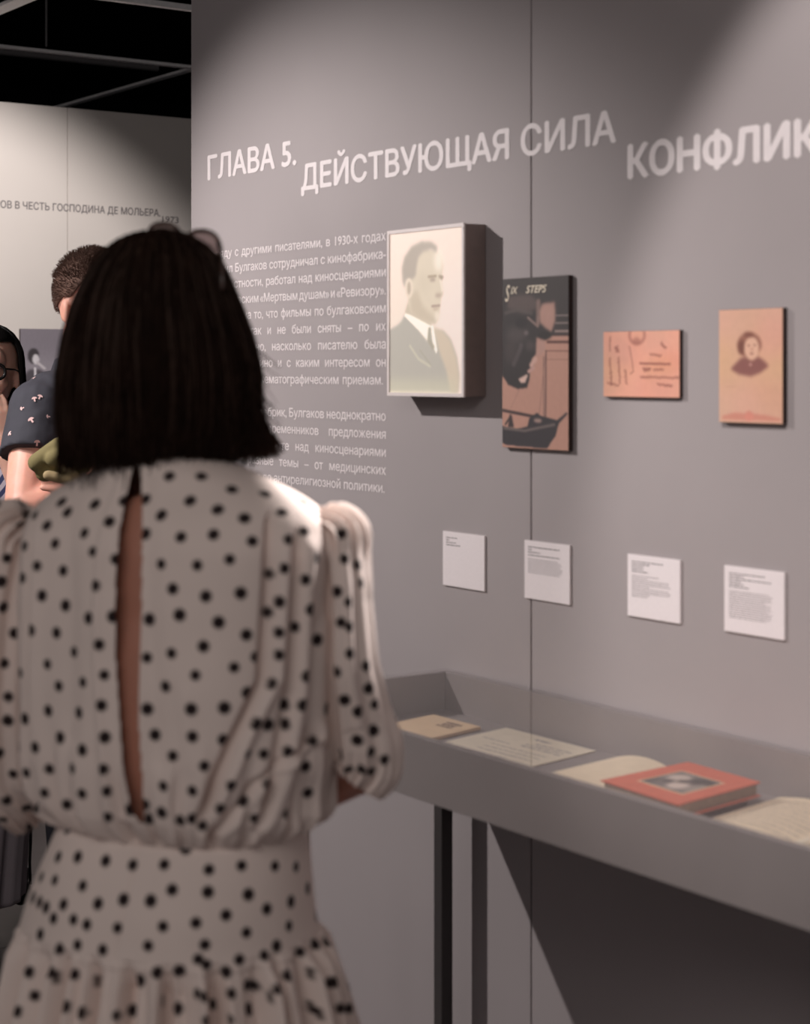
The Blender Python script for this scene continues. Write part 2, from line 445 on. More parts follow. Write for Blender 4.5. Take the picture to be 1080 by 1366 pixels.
t['label'] = 'white wall text in justified lines left of the glowing portrait'; t['kind'] = 'stuff'
co, F = text_obj('q', 'ЛОВ В ЧЕСТЬ ГОСПОДИНА ДЕ МОЛЬЕРА.', None, width=0.738, size=0.041, fat=0.0009)
o = mesh_obj('quote_lettering', on_far(co, 0.766, 2.165), F, M['grey_print'], far); o['label'] = 'grey capitals in one line across the pale far wall'
co, F = text_obj('q', '1973', None, width=0.078, size=0.039, fat=0.0006)
o = mesh_obj('year_lettering', on_far(co, 1.512, 2.140), F, M['grey_print'], far); o['label'] = 'grey year number below the end of the line'

# ------------------------------------------------------------------ pictures and cards on the partition
def board(name, x0, x1, z0, z1, t, pic, label, cat='picture', group=None):
    r = empty(name, ((x0 + x1) / 2, 0, z0)); tag(r, label, cat, group); w = (x1 - x0) / 2; h = z1 - z0
    mesh_obj('mount_board', *bx(-w, w, -t, -0.0005, 0, h, 0.0006), M['board'], r)
    print_sheet('print_sheet', pic, M['print'], r, lambda u, v: (-w + 0.0004 + u * (2 * w - 0.0008), -t - 0.0004, h - 0.0004 - v * (h - 0.0008)))
    return r
# film poster
p = Pic(150, 270, (186, 140, 124)); q = lambda P: N(P, 85, 560, 72, 1300)
p.poly(q([(60, 40), (600, 40), (600, 485), (60, 485)]), (58, 50, 50), 0.002)
for y, c, wd in ((352, (128, 112, 110), .008), (405, (132, 116, 112), .009), (462, (150, 128, 122), .012)):
    p.line(q([(468, y), (600, y + 2)]), wd, c)
p.line(q([(440, 487), (600, 490)]), .012, (70, 52, 50)); p.line(q([(415, 537), (600, 540)]), .014, (96, 62, 56))
p.line(q([(400, 600), (600, 603)]), .006, (130, 88, 78)); p.line(q([(400, 660), (600, 663)]), .004, (150, 108, 96))
p.poly(q([(60, 190), (300, 182), (350, 235), (465, 250), (470, 380), (455, 480), (400, 522), (350, 505), (335, 620), (300, 660), (322, 690), (290, 735), (285, 800), (268, 862), (200, 872), (130, 842), (85, 775), (60, 770)]), (50, 43, 44), 0.004)
p.poly(q([(130, 195), (290, 188), (350, 240), (345, 300), (250, 330), (120, 290)]), (88, 74, 72), 0.012)
p.poly(q([(375, 262), (466, 255), (468, 390), (440, 470), (395, 435), (360, 400), (352, 320)]), (176, 136, 124), 0.008)
p.poly(q([(335, 500), (395, 525), (400, 600), (350, 640), (330, 640)]), (180, 140, 128), 0.006)
p.ell(*q([(190, 480)])[0], .16, .05, (84, 74, 74), 0.02, .7); p.ell(*q([(225, 395)])[0], .09, .03, (40, 34, 36), 0.01)
p.ell(*q([(395, 490)])[0], .10, .022, (42, 34, 34), 0.008); p.ell(*q([(262, 468)])[0], .035, .012, (125, 112, 112), 0.008)
p.line(q([(275, 360), (345, 425), (350, 360)]), .014, (150, 125, 118), .8); p.line(q([(170, 690), (215, 590), (225, 560)]), .03, (92, 82, 84), .7)
p.ell(*q([(150, 600)])[0], .10, .07, (70, 60, 60), 0.02, .8); p.ell(*q([(290, 560)])[0], .07, .03, (78, 68, 68), 0.012, .8); p.line(q([(350, 250), (345, 400)]), .03, (140, 112, 104), .8); p.line(q([(110, 320), (200, 300), (300, 330)]), .02, (84, 74, 72), .8); p.line(q([(300, 700), (325, 660)]), .03, (200, 160, 148)); p.poly(q([(205, 800), (265, 765), (275, 770), (255, 825), (225, 830)]), (214, 180, 168), 0.004)
p.line(q([(280, 745), (312, 722)]), .02, (190, 150, 140))
p.line(q([(403, 600), (400, 1090)]), .009, (92, 66, 62)); p.line(q([(385, 640), (388, 1080)]), .006, (120, 90, 84)); p.line(q([(400, 610), (355, 1050)]), .004, (140, 104, 96))
p.line(q([(80, 1028), (345, 1072)]), .016, (70, 52, 52)); p.line(q([(150, 1010), (210, 880)]), .003, (150, 115, 105))
p.poly(q([(60, 1210), (60, 1135), (110, 1150), (180, 1165), (270, 1140), (285, 1078), (340, 1040), (365, 1060), (480, 1088), (548, 1028), (552, 1042), (492, 1112), (470, 1200), (408, 1292), (120, 1282), (60, 1255)]), (56, 50, 54), 0.003)
p.line(q([(100, 1160), (250, 1172), (460, 1120)]), .015, (104, 92, 90)); p.ell(*q([(345, 1095)])[0], .06, .012, (170, 140, 130), 0.006)
p.poly(q([(128, 1150), (140, 1060), (155, 1060), (172, 1150)]), (58, 46, 48), 0.004); p.line(q([(110, 1130), (138, 1085)]), .012, (64, 52, 52))
poster = board('film_poster', -2.538, -2.355, 1.381, 1.6815, 0.010, p, 'dark tall film poster with a shadowed face above a sailing ship')
for s_, x_, z_, sz, bd in (('S', -0.083, 0.2605, 0.042, 0.0004), ('IX', -0.067, 0.2735, 0.0175, 0.0004), ('STEPS', -0.024, 0.2735, 0.0185, 0.0005)):
    co, F = text_obj('t', s_, None, size=sz, fat=bd, shear=0.35, thick=0.0002, width={'S': 0.014, 'IX': 0.021, 'STEPS': 0.058}[s_])
    mesh_obj('title_lettering', np.stack([co[:, 0] + x_, -co[:, 2] - 0.0108, co[:, 1] + z_], 1), F, M['khaki'] if 0 else M['cream2'], poster)
# envelope print
p = Pic(190, 120, (226, 162, 140)); q = lambda P: N(P, 85, 945, 100, 855); r_ = random.Random(3)
for _ in range(14): p.ell(r_.random(), r_.random(), .2, .2, (214 + r_.randint(-8, 14), 150 + r_.randint(-8, 16), 124 + r_.randint(-8, 20)), 0.08, .5)
def scrib(pic, P0, P1, amp, n, wd, c, al=0.8):
    (x0, y0), (x1, y1) = P0, P1; pts = []
    for i in range(n + 1):
        t_ = i / n; a_ = amp * (1 if i % 2 else -1) * r_.uniform(.2, 1)
        L = math.hypot(x1 - x0, y1 - y0); pts.append((x0 + (x1 - x0) * t_ - (y1 - y0) / L * a_, y0 + (y1 - y0) * t_ + (x1 - x0) / L * a_))
    pic.line(q(pts), wd, c, al)
br = (134, 76, 66)
for (a, b, am, n) in (((165, 160), (160, 330), 10, 14), ((160, 400), (185, 720), 16, 26), ((240, 270), (250, 340), 25, 8), ((262, 395), (280, 700), 14, 24), ((340, 540), (355, 710), 12, 14), ((130, 700), (270, 720), 20, 10)):
    scrib(p, a, b, am, n, .005, br, .75)
p.line(q([(390, 275), (415, 420), (435, 560), (400, 590)]), .005, br, .8)
arc = [(475 + 85 * math.cos(a), 150 + 95 * math.sin(a)) for a in np.linspace(-.3, 3.5, 20)]; p.line(q(arc), .018, (160, 100, 88), .6)
p.ell(*q([(470, 215)])[0], .05, .05, (150, 92, 80), 0.02, .6)
for (a, b, am, n, wd) in (((620, 370), (745, 390), 16, 8, .006), ((510, 470), (840, 480), 2, 6, .010), ((550, 545), (625, 540), 22, 6, .010), ((660, 545), (770, 540), 14, 8, .006), ((515, 625), (940, 632), 14, 30, .006), ((700, 700), (865, 722), 18, 14, .006), ((745, 245), (790, 300), 10, 4, .01)):
    scrib(p, a, b, am, n, wd, br, .8)
board('envelope_print', -2.268, -2.086, 1.475, 1.583, 0.008, p, 'wide pinkish print of a handwritten envelope with a postmark')
# sepia portrait card
p = Pic(120, 160, (216, 168, 146)); q = lambda P: N(P, 80, 710, 92, 1245)
for _ in range(12): p.ell(r_.random(), r_.random(), .25, .2, (214 + r_.randint(-8, 8), 164 + r_.randint(-10, 10), 140 + r_.randint(-12, 12)), 0.08, .5)
p.poly(q([(300, 590), (350, 572), (410, 615), (470, 572), (520, 605), (578, 668), (500, 735), (400, 775), (280, 752), (198, 700)]), (138, 88, 82), 0.012)
p.ell(*q([(385, 455)])[0], .19, .108, (150, 100, 84), 0.010); p.ell(*q([(310, 480)])[0], .06, .065, (122, 76, 64), 0.012)
p.ell(*q([(408, 490)])[0], .115, .098, (222, 176, 152), 0.008); p.ell(*q([(380, 352)])[0], .08, .02, (128, 80, 68), 0.010)
p.ell(*q([(380, 462)])[0], .022, .008, (150, 100, 88), 0.006); p.ell(*q([(440, 460)])[0], .022, .008, (150, 100, 88), 0.006)
p.ell(*q([(412, 500)])[0], .02, .012, (190, 135, 116), 0.006); p.ell(*q([(410, 545)])[0], .03, .009, (150, 96, 84), 0.006); p.ell(*q([(398, 655)])[0], .02, .012, (200, 150, 140), 0.005)
p.poly(q([(110, 1180), (250, 1140), (340, 1150), (380, 1115), (430, 1150), (540, 1160), (690, 1190), (690, 1215), (110, 1215)]), (200, 124, 108), 0.008, .7)
p.ell(*q([(385, 1180)])[0], .07, .04, (216, 138, 122), 0.006, .8); p.line(q([(150, 880), (250, 880)]), .006, (190, 140, 122), .5)
board('sepia_portrait', -1.997, -1.865, 1.439, 1.612, 0.010, p, 'tall sepia card with a small portrait of a child in a dark collar')

# light box
LBX0, LBX1, LBZ0, LBZ1, LBD = -2.842, -2.598, 1.470, 1.785, 0.052
lb = tag(empty('light_box', ((LBX0 + LBX1) / 2, 0, LBZ0)), 'glowing light box with a faded portrait of a man in a suit', 'light box')
w, h = (LBX1 - LBX0) / 2, LBZ1 - LBZ0
mesh_obj('housing', *bx(-w + .001, w - .001, -LBD + .004, -.0005, .001, h - .001, .001), M['box'], lb)
e = .0065
mesh_obj('frame', *merge(bx(-w, -w + e, -LBD, -LBD + .004, 0, h), bx(w - e, w, -LBD, -LBD + .004, 0, h), bx(-w + e, w - e, -LBD, -LBD + .004, 0, e), bx(-w + e, w - e, -LBD, -LBD + .004, h - e, h)), M['box_frame'], lb)
p = Pic(170, 240, (238, 221, 212)); q = lambda P: N(P, 92, 600, 80, 1195)
p.ell(.1, .75, .5, .5, (238, 220, 202), .1, .6); p.ell(.3, .1, .8, .3, (242, 222, 206), .1, .6)
p.poly(q([(92, 752), (150, 722), (180, 692), (203, 645), (300, 755), (365, 842), (385, 770), (470, 770), (522, 832), (562, 950), (578, 1080), (570, 1180), (92, 1180)]), (180, 174, 164), .009)
p.poly(q([(400, 740), (470, 772), (520, 835), (560, 950), (580, 1080), (572, 1190), (520, 1190), (492, 1040), (440, 900)]), (206, 190, 170), .010)
p.poly(q([(250, 620), (300, 660), (390, 720), (385, 745), (350, 740), (200, 645), (225, 560)]), (202, 188, 168), .006)
p.poly(q([(285, 260), (330, 212), (428, 225), (460, 272), (472, 330), (464, 392), (462, 440), (472, 520), (458, 545), (452, 600), (446, 650), (438, 695), (420, 720), (370, 716), (300, 682), (245, 640), (225, 560), (240, 400)]), (216, 202, 182), .005)
p.poly(q([(240, 520), (290, 480), (330, 600), (420, 690), (415, 720), (370, 716), (300, 682), (245, 640)]), (200, 185, 165), .014)
p.ell(*q([(440, 290)])[0], .06, .07, (240, 228, 212), .02); p.ell(*q([(340, 440)])[0], .10, .06, (208, 194, 174), .03, .7)
p.poly(q([(187, 425), (180, 330), (200, 250), (250, 182), (320, 155), (390, 163), (430, 200), (426, 236), (388, 214), (330, 226), (298, 262), (288, 310), (280, 385), (255, 412), (210, 412), (205, 470)]), (178, 166, 154), .010)
p.ell(*q([(233, 470)])[0], .055, .062, (228, 212, 194), .005); p.ell(*q([(232, 470)])[0], .025, .040, (188, 172, 154), .006)
p.line(q([(370, 400), (420, 398)]), .012, (176, 158, 138)); p.ell(*q([(398, 422)])[0], .04, .010, (170, 152, 138), .007); p.line(q([(445, 402), (466, 408)]), .012, (172, 154, 136)); p.ell(*q([(457, 418)])[0], .018, .009, (160, 142, 124), .005)
p.ell(*q([(438, 530)])[0], .045, .013, (186, 166, 150), .008); p.line(q([(452, 430), (464, 500)]), .012, (232, 218, 202)); p.line(q([(395, 602), (445, 600)]), .011, (176, 154, 140)); p.ell(*q([(420, 622)])[0], .04, .009, (196, 176, 156), .006)
p.ell(*q([(430, 670)])[0], .03, .03, (234, 220, 204), .012)
p.poly(q([(203, 640), (245, 655), (388, 735), (392, 760), (366, 838), (300, 762), (200, 662)]), (250, 242, 230), .003)
p.poly(q([(385, 742), (402, 730), (430, 898), (424, 928), (402, 880)]), (250, 242, 230), .003)
p.line(q([(378, 760), (372, 830), (400, 880)]), .02, (172, 164, 148)); p.line(q([(240, 870), (300, 960), (380, 1010)]), .012, (204, 198, 178), .7); p.line(q([(310, 900), (385, 1000)]), .008, (170, 164, 148), .7)
p.poly(q([(92, 1100), (560, 1100), (560, 1200), (92, 1200)]), (206, 200, 176), .03, .6)
w2, h2 = w - e, h - 2 * e
print_sheet('backlit_portrait', p, M['lit_print'], lb, lambda u, v: (-w2 + u * 2 * w2, -LBD + .0022, e + h2 * (1 - v)))

# caption cards
def caption(x0, x1, z0, z1, rows, label):
    r = empty('caption_card', ((x0 + x1) / 2, 0, z0)); tag(r, label, 'card', 'white caption cards under the pictures')
    w, h = (x1 - x0) / 2, z1 - z0
    mesh_obj('card', *bx(-w, w, -.004, -.0004, 0, h, .0004), M['paper'], r)
    for nm, mt, sel in (('heading_lines', 'ink', 0), ('text_lines', 'ink_pale', 1)):
        parts = []; rr = random.Random(int(x0 * 100) + sel)
        for (y, ln, kind) in rows:
            if kind != sel: continue
            x = .085; end = .085 + ln
            while x < end - .01:
                wl = min(rr.uniform(.03, .12), end - x)
                zz = h * (1 - y); hh = h * (.014 if kind == 0 else .011)
                parts.append(bx(-w + 2 * w * x, -w + 2 * w * (x + wl), -.00425, -.0040, zz - hh, zz)); x += wl + .014
        if parts:
            o = mesh_obj(nm, *merge(*parts), M[mt], r); o['kind'] = 'stuff'
    return r
H0 = lambda ys, ls: [(y, l, 0) for y, l in zip(ys, ls)]
B1 = lambda y0, n, ls, d=.033: [(y0 + d * i, ls[i % len(ls)], 1) for i in range(n)]
caption(-2.727, -2.599, 1.116, 1.217, H0([.10, .145, .19, .235], [.27, .08, .24, .34]), 'white caption card with only four short lines, under the light box')
caption(-2.483, -2.360, 1.117, 1.219, H0([.10, .145, .19, .24], [.70, .08, .27, .70]) + B1(.31, 8, [.66, .72, .74, .70, .76, .75, .74, .70]), 'white caption card over the panel joint, under the dark film poster')
caption(-2.213, -2.090, 1.116, 1.217, H0([.10, .14, .18, .22, .26], [.60, .34, .23, .22, .32]) + B1(.33, 1, [.52]) + B1(.365, 10, [.30, .72, .70, .74, .36, .70, .74, .73, .34, .30]), 'white caption card under the handwritten envelope print')
caption(-1.992, -1.868, 1.117, 1.218, H0([.10, .14, .18, .22, .26, .30], [.60, .24, .70, .20, .24, .33]) + B1(.37, 13, [.66, .72, .70, .71, .62, .70, .68, .71]), 'white caption card with a long text block, under the sepia portrait')

# photograph on far wall (behind the man)
p = Pic(200, 150, (150, 142, 150))
p.poly([(0, 0), (1, 0), (1, .25), (0, .3)], (128, 120, 128), .1); p.ell(.5, 1.0, .8, .35, (120, 112, 118), .1)
def fig(cx, cy, k):
    p.poly([(cx - .10 * k, cy + .55 * k), (cx - .085 * k, cy + .20 * k), (cx - .03 * k, cy + .11 * k), (cx + .03 * k, cy + .11 * k), (cx + .075 * k, cy + .15 * k), (cx + .11 * k, cy + .5 * k), (cx + .10 * k, 1.05), (cx - .11 * k, 1.05)], (84, 78, 84), .010)
    p.ell(cx - .006 * k, cy - .012 * k, .034 * k, .070 * k, (62, 56, 60), .007); p.ell(cx + .008 * k, cy + .018 * k, .021 * k, .046 * k, (214, 208, 212), .006)
    p.line([(cx + .004, cy + .10 * k), (cx + .010, cy + .32 * k)], .008, (224, 218, 222)); p.line([(cx + .06 * k, cy + .10 * k), (cx + .02 * k, cy + .05 * k)], .010, (196, 188, 192))
fig(.10, .30, 1.15)
r = tag(empty('stage_photograph', (-6.8, 0.872, 1.30)), 'grey photograph of a man in a suit, on the pale far wall behind the visitors', 'picture')
mesh_obj('mount_board', *bx(.0005, .012, 0, .62, 0, .384, .0008), M['board'], r)
print_sheet('print_sheet', p, M['print'], r, lambda u, v: (.0126, u * .62, .384 - v * .384))

# ------------------------------------------------------------------ display case
CX0, CX1, CY, CZ0, CZF, CZ1 = -2.721, -0.92, -0.40, 0.860, 0.886, 0.960
dc = tag(empty('display_case', (CX0, 0, 0)), 'long shallow grey glass-topped display case against the partition', 'display case')
L = CX1 - CX0
mesh_obj('front_panel', *bx(0, L, CY, CY + .014, CZ0, CZ1 - .004, .0008), M['case'], dc)
mesh_obj('end_panel', *bx(0, .014, CY + .0145, -.002, CZ0, CZ1 - .004, .0006), M['case'], dc)
mesh_obj('end_panel', *bx(L - .014, L, CY + .0145, -.002, CZ0, CZ1 - .004, .0006), M['case'], dc)
mesh_obj('back_panel', *bx(.0145, L - .0145, -.014, -.002, CZ0, CZ1 - .004, .0006), M['case'], dc)
mesh_obj('case_floor', *bx(.0145, L - .0145, CY + .0145, -.0145, CZ0, CZF, .0006), M['case'], dc)
mesh_obj('glass_top', *bx(.0005, L - .0005, CY + .0005, -.0025, CZ1 - .0038, CZ1, .0006), M['glass'], dc)
for lx in (.045, L - .07):
    for ly in (-.062, CY + .03):
        lg = mesh_obj('leg', *bx(lx, lx + .025, ly, ly + .025, .004, CZ0 - .0003, .0015), M['leg'], dc)
        mesh_obj('foot', *bx(lx - .006, lx + .031, ly - .006, ly + .031, 0, .0038, .001), M['leg'], lg)

# ---- papers and books in the case
def quad_sheet(P, z, t, name, m, parent, bend=None, nu=14, nv=14):
    A, B, C_, D = [np.array(q_, float) for q_ in P]   # back-left, back-right, front-right, front-left
    V, F = [], []
    for s_ in (0, 1):
        for j in range(nv + 1):
            for i in range(nu + 1):
                u, v = i / nu, j / nv
                xy = (A * (1 - u) + B * u) * (1 - v) + (D * (1 - u) + C_ * u) * v
                zz = z + (bend(u, v) if bend else 0) + (t if s_ == 0 else 0)
                V.append((xy[0], xy[1], zz))
    n = (nu + 1) * (nv + 1)
    for j in range(nv):
        for i in range(nu):
            a = j * (nu + 1) + i; F.append((a, a + nu + 1, a + nu + 2, a + 1)); F.append((n + a, n + a + 1, n + a + nu + 2, n + a + nu + 1))
    ring = [i for i in range(nu + 1)] + [j * (nu + 1) + nu for j in range(1, nv + 1)] + [nv * (nu + 1) + i for i in range(nu - 1, -1, -1)] + [j * (nu + 1) for j in range(nv - 1, 0, -1)]
    for a, b in zip(ring, ring[1:] + ring[:1]): F.append((a, b, n + b, n + a))
    return mesh_obj(name, V, F, m, parent)
def lines_on(P, z, rows, parent, m='ink_pale', bend=None, seed=1):
    A, B, C_, D = [np.array(q_, float) for q_ in P]; rr = random.Random(seed); V, F = [], []
    for v, u0, u1, hh in rows:
        u = u0
        while u < u1:
            e_ = min(u + rr.uniform(.03, .10), u1); n = len(V)
            for uu, vv in ((u, v), (e_, v), (e_, v + hh), (u, v + hh)):
                xy = (A * (1 - uu) + B * uu) * (1 - vv) + (D * (1 - uu) + C_ * uu) * vv
                V.append((xy[0], xy[1], z + (bend(uu, vv) if bend else 0)))
            F.append((n, n + 3, n + 2, n + 1)); u = e_ + .015
    o = mesh_obj('text_lines', V, F, M[m], parent); o['kind'] = 'stuff'; return o
zf = CZF + .0006
def ext(A, D, k): return (A[0] + (D[0] - A[0]) * k, A[1] + (D[1] - A[1]) * k)
# 1 beige envelope
P = [(-2.655, -.078), (-2.516, -.076), (-2.470, -.272), (-2.610, -.285)]
r = tag(empty('beige_booklet', (0, 0, 0)), 'small beige booklet with a dark stamp, furthest left in the display case', 'booklet', 'papers and books in the display case')
quad_sheet(P, zf, .0055, 'cover', M['envelope'], r); lines_on(P, zf + .0057, [(.10, .50, .80, .05), (.17, .52, .78, .05), (.24, .50, .8, .04)], r, 'brown')
# 2 large document
P = [(-2.499, -.032), (-2.262, -.030), (-2.212, -.290), (-2.440, -.305)]
r = tag(empty('cream_document', (0, 0, 0)), 'large flat cream document with faint writing beside the beige booklet', 'document', 'papers and books in the display case')
quad_sheet(P, zf, .0015, 'sheet', M['cream2'], r)
lines_on(P, zf + .0017, [(.08, .45, .62, .03), (.17, .55, .93, .02), (.22, .5, .9, .02), (.27, .5, .92, .02), (.38, .3, .9, .012), (.45, .3, .9, .012), (.52, .3, .9, .012), (.6, .3, .7, .012), (.3, .1, .4, .012), (.7, .2, .8, .012)], r, 'ink_pale')
# 3 open cream booklet with curled edge
P = [(-2.196, -.050), (-2.045, -.040), (-1.980, -.262), (-2.160, -.285)]
bend = lambda u, v: .013 * math.sin(math.pi * min(1, u * 1.1)) ** .8 + .002
r = tag(empty('open_booklet', (0, 0, 0)), 'open blank cream booklet lying partly under the red book', 'booklet', 'papers and books in the display case')
quad_sheet(P, zf, .0015, 'page', M['cream'], r, bend); 
quad_sheet([(-2.188, -.062), (-2.05, -.052), (-1.985, -.256), (-2.150, -.275)], zf, .001, 'lower_page', M['pages'], r, lambda u, v: .006 * math.sin(math.pi * u))
# 4 red book
P = [(-2.001, -.072), (-1.843, -.080), (-1.812, -.272), (-1.985, -.262)]
r = tag(empty('red_book', (0, 0, 0)), 'thick red book with a grey picture on its cover', 'book', 'papers and books in the display case')
zb = zf + .014
quad_sheet(P, zb, .002, 'back_cover', M['red'], r)
I = [(-1.997, -.076), (-1.848, -.083), (-1.818, -.268), (-1.980, -.259)]
quad_sheet(I, zb + .002, .017, 'page_block', M['pages'], r)
quad_sheet(P, zb + .019, .002, 'front_cover', M['red'], r)
A, B, C_, D = [np.array(v) for v in P]
pu = lambda u, v: ((A * (1 - u) + B * u) * (1 - v) + (D * (1 - u) + C_ * u) * v)
p = Pic(70, 60, (110, 102, 100)); r2 = random.Random(5)
p.poly([(0, 0), (1, 0), (1, 1), (0, 1)], (112, 104, 102)); p.ell(.3, .35, .22, .22, (196, 178, 168), .04); p.ell(.62, .7, .2, .22, (206, 186, 176), .04); p.ell(.75, .25, .25, .2, (60, 54, 54), .05); p.ell(.3, .62, .1, .1, (66, 58, 58), .04); p.ell(.9, .6, .12, .3, (150, 138, 130), .05); p.ell(.5, .45, .1, .1, (70, 62, 60), .03); p.ell(.08, .8, .1, .2, (80, 72, 70), .04)
def pl(u, v):
    x = pu(.24 + .55 * u, .28 + .48 * v); return (x[0], x[1], zb + .0214)
PB = [tuple(pu(.22, .26)), tuple(pu(.81, .26)), tuple(pu(.81, .78)), tuple(pu(.22, .78))]
quad_sheet(PB, zb + .0208, .0004, 'picture_border', M['envelope'], r)
print_sheet('cover_picture', p, M['print'], r, pl)
# the open booklet carries the book: support spine
quad_sheet([(-1.995, -.085), (-1.86, -.09), (-1.83, -.255), (-1.98, -.25)], zf, .0138, 'lower_cover', M['brown'], r)
# 5 open cream book
P = [(-1.852, -.030), (-1.68, -.024), (-1.62, -.290), (-1.800, -.300)]
bend = lambda u, v: .016 * math.sin(math.pi * (.08 + .9 * u)) * (.75 + .25 * v)
r = tag(empty('open_book', (0, 0, 0)), 'open cream book with curled leaves, right of the red book', 'book', 'papers and books in the display case')
quad_sheet(P, zf, .0012, 'page', M['cream'], r, bend)
lines_on(P, zf + .0016, [(.12 + .07 * i, .12, .86, .01) for i in range(9)], r, 'ink_pale', bend)
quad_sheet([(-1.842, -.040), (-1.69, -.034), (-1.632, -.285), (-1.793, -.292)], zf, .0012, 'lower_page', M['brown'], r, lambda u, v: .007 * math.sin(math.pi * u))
quad_sheet([(-1.672, -.028), (-1.52, -.022), (-1.46, -.290), (-1.612, -.292)], zf, .0012, 'page', M['cream2'], r, lambda u, v: .02 * math.sin(math.pi * (.1 + .8 * u)) ** .7)
V, F = tube([(-1.672, -.055, zf + .009), (-1.645, -.17, zf + .010), (-1.620, -.285, zf + .009)], [.006, .008, .007], 12)
mesh_obj('rolled_leaf', V, F, M['cream2'], r, True)
r = tag(empty('loose_leaf', (0, 0, 0)), 'loose cream leaf at the front edge of the case, below the open book', 'document', 'papers and books in the display case')
quad_sheet([(-1.735, -.305), (-1.60, -.300), (-1.585, -.38), (-1.72, -.38)], zf, .001, 'sheet', M['cream2'], r)

# ------------------------------------------------------------------ people
def head_parts(cx, cy, cz, k=1.0, nose=1.0, ears=True):
    """head pointing +y, centre between the ears"""
    c = Vector((cx, cy, cz)); P = []
    E = lambda o, r, rot=None: P.append(ellipsoid(c + Vector(o) * k, [a * k for a in r], 24, 16, rot))
    E((0, -.012, .028), (.076, .096, .092)); E((0, .022, -.02), (.066, .078, .085)); E((0, .048, -.075), (.042, .042, .036))
    E((0, .066, -.092), (.022, .022, .018)); E((0, .062, .035), (.058, .036, .045))
    E((.038, .058, -.028), (.026, .028, .026)); E((-.038, .058, -.028), (.026, .028, .026))
    P.append(capsule(c + Vector((0, .094, .008)) * k, .008 * k, c + Vector((0, .112 + .001 * nose, -.030)) * k, .0105 * k))
    E((.011, .103, -.034), (.009, .010, .008)); E((-.011, .103, -.034), (.009, .010, .008))
    E((0, .094, -.056), (.024, .011, .0065)); E((0, .093, -.067), (.021, .011, .007))
    for s in (1, -1):
        E((s * .030, .086, .021), (.023, .012, .007)); E((s * .031, .0775, .0125), (.018, .014, .0055)); E((s * .031, .0765, -.0065), (.018, .013, .005))
        if ears:
            E((s * .078, -.008, -.018), (.007, .016, .027)); E((s * .077, -.001, -.040), (.007, .010, .010))
    return P
def eyes(parent, cx, cy, cz, k=1.0):
    for s in (1, -1):
        e_ = mesh_obj('eye', *ellipsoid((cx + s * .031 * k, cy + .0785 * k, cz + .004 * k), (.0118 * k,) * 3, 16, 12), M['eye'], parent, True)
        mesh_obj('iris', *ellipsoid((cx + s * .031 * k, cy + .0878 * k, cz + .004 * k), (.0055 * k, .0032 * k, .0055 * k), 12, 8), M['iris'], e_, True)
    mesh_obj('lips', *merge(ellipsoid((cx, cy + .0985 * k, cz - .0565 * k), (.021 * k, .008 * k, .0045 * k), 16, 8), ellipsoid((cx, cy + .0975 * k, cz - .066 * k), (.018 * k, .008 * k, .0055 * k), 16, 8)), M['lip'], parent, True)
def hand_parts(wr, d, n, side, curl=0.5, k=1.0):
    """wr wrist, d direction of fingers, n back-of-hand normal, side: +1 thumb towards d x n"""
    wr, d, n = Vector(wr), Vector(d).normalized(), Vector(n).normalized(); s = d.cross(n).normalized() * side; P = []
    for j, o in enumerate((-.027, -.009, .009, .027)):
        P.append(capsule(wr + s * o * .5 * k, .014 * k, wr + d * .085 * k + s * o * k, .011 * k))
    for j, (o, ln) in enumerate(((-.030, .062), (-.010, .078), (.010, .084), (.030, .076))):
        p0 = wr + d * .085 * k + s * o * k; dd = d.copy(); rr = [.0092, .0085, .0078, .007]
        pts = [p0]
        for i_, f in enumerate((.45, .3, .25)):
            dd = (dd - n * math.tan(curl * (.5 + .35 * i_))).normalized() if curl else dd
            pts.append(pts[-1] + dd * ln * f * k)
        P += chain(pts, [x * k for x in rr])
    t0 = wr + d * .02 * k + s * .022 * k; t1 = t0 + (d * .035 + s * .03 - n * .01) * k; t2 = t1 + (d * .03 + s * .008 - n * .01) * k
    P += chain([t0, t1, t2], [.013 * k, .011 * k, .009 * k])
    return P
def strands(name, curves, m, parent, r0=.0011, r1=.0003):
    """thin three-sided tapering hair strands"""
    A = np.array(curves); n, L, _ = A.shape
    T = np.gradient(A, axis=1); T /= np.linalg.norm(T, axis=2, keepdims=True) + 1e-9
    ref = np.array([.3, .5, .81]); S = np.cross(T, ref); S /= np.linalg.norm(S, axis=2, keepdims=True) + 1e-9; U = np.cross(T, S)
    rr = (r0 + (r1 - r0) * np.linspace(0, 1, L) ** 2)[None, :, None]
    V = np.stack([A + rr * (math.cos(a) * S + math.sin(a) * U) for a in (0, 2.094, 4.189)], 2).reshape(-1, 3)
    F = []
    for i in range(n):
        b = i * L * 3
        for j in range(L - 1):
            for k in range(3):
                a0 = b + j * 3 + k; a1 = b + j * 3 + (k + 1) % 3; F.append((a0, a1, a1 + 3, a0 + 3))
    o = mesh_obj(name, V, F, m, parent, True); return o

FW = np.array([-math.sin(ANG), math.cos(ANG), 0]); RT = np.array([math.cos(ANG), math.sin(ANG), 0]); CAMP = np.array([0, -DIST, EYE])
def spot_at(px, Z): p_ = CAMP + Z * (FW + (px - 540) / FPX * RT); return (p_[0], p_[1], 0)

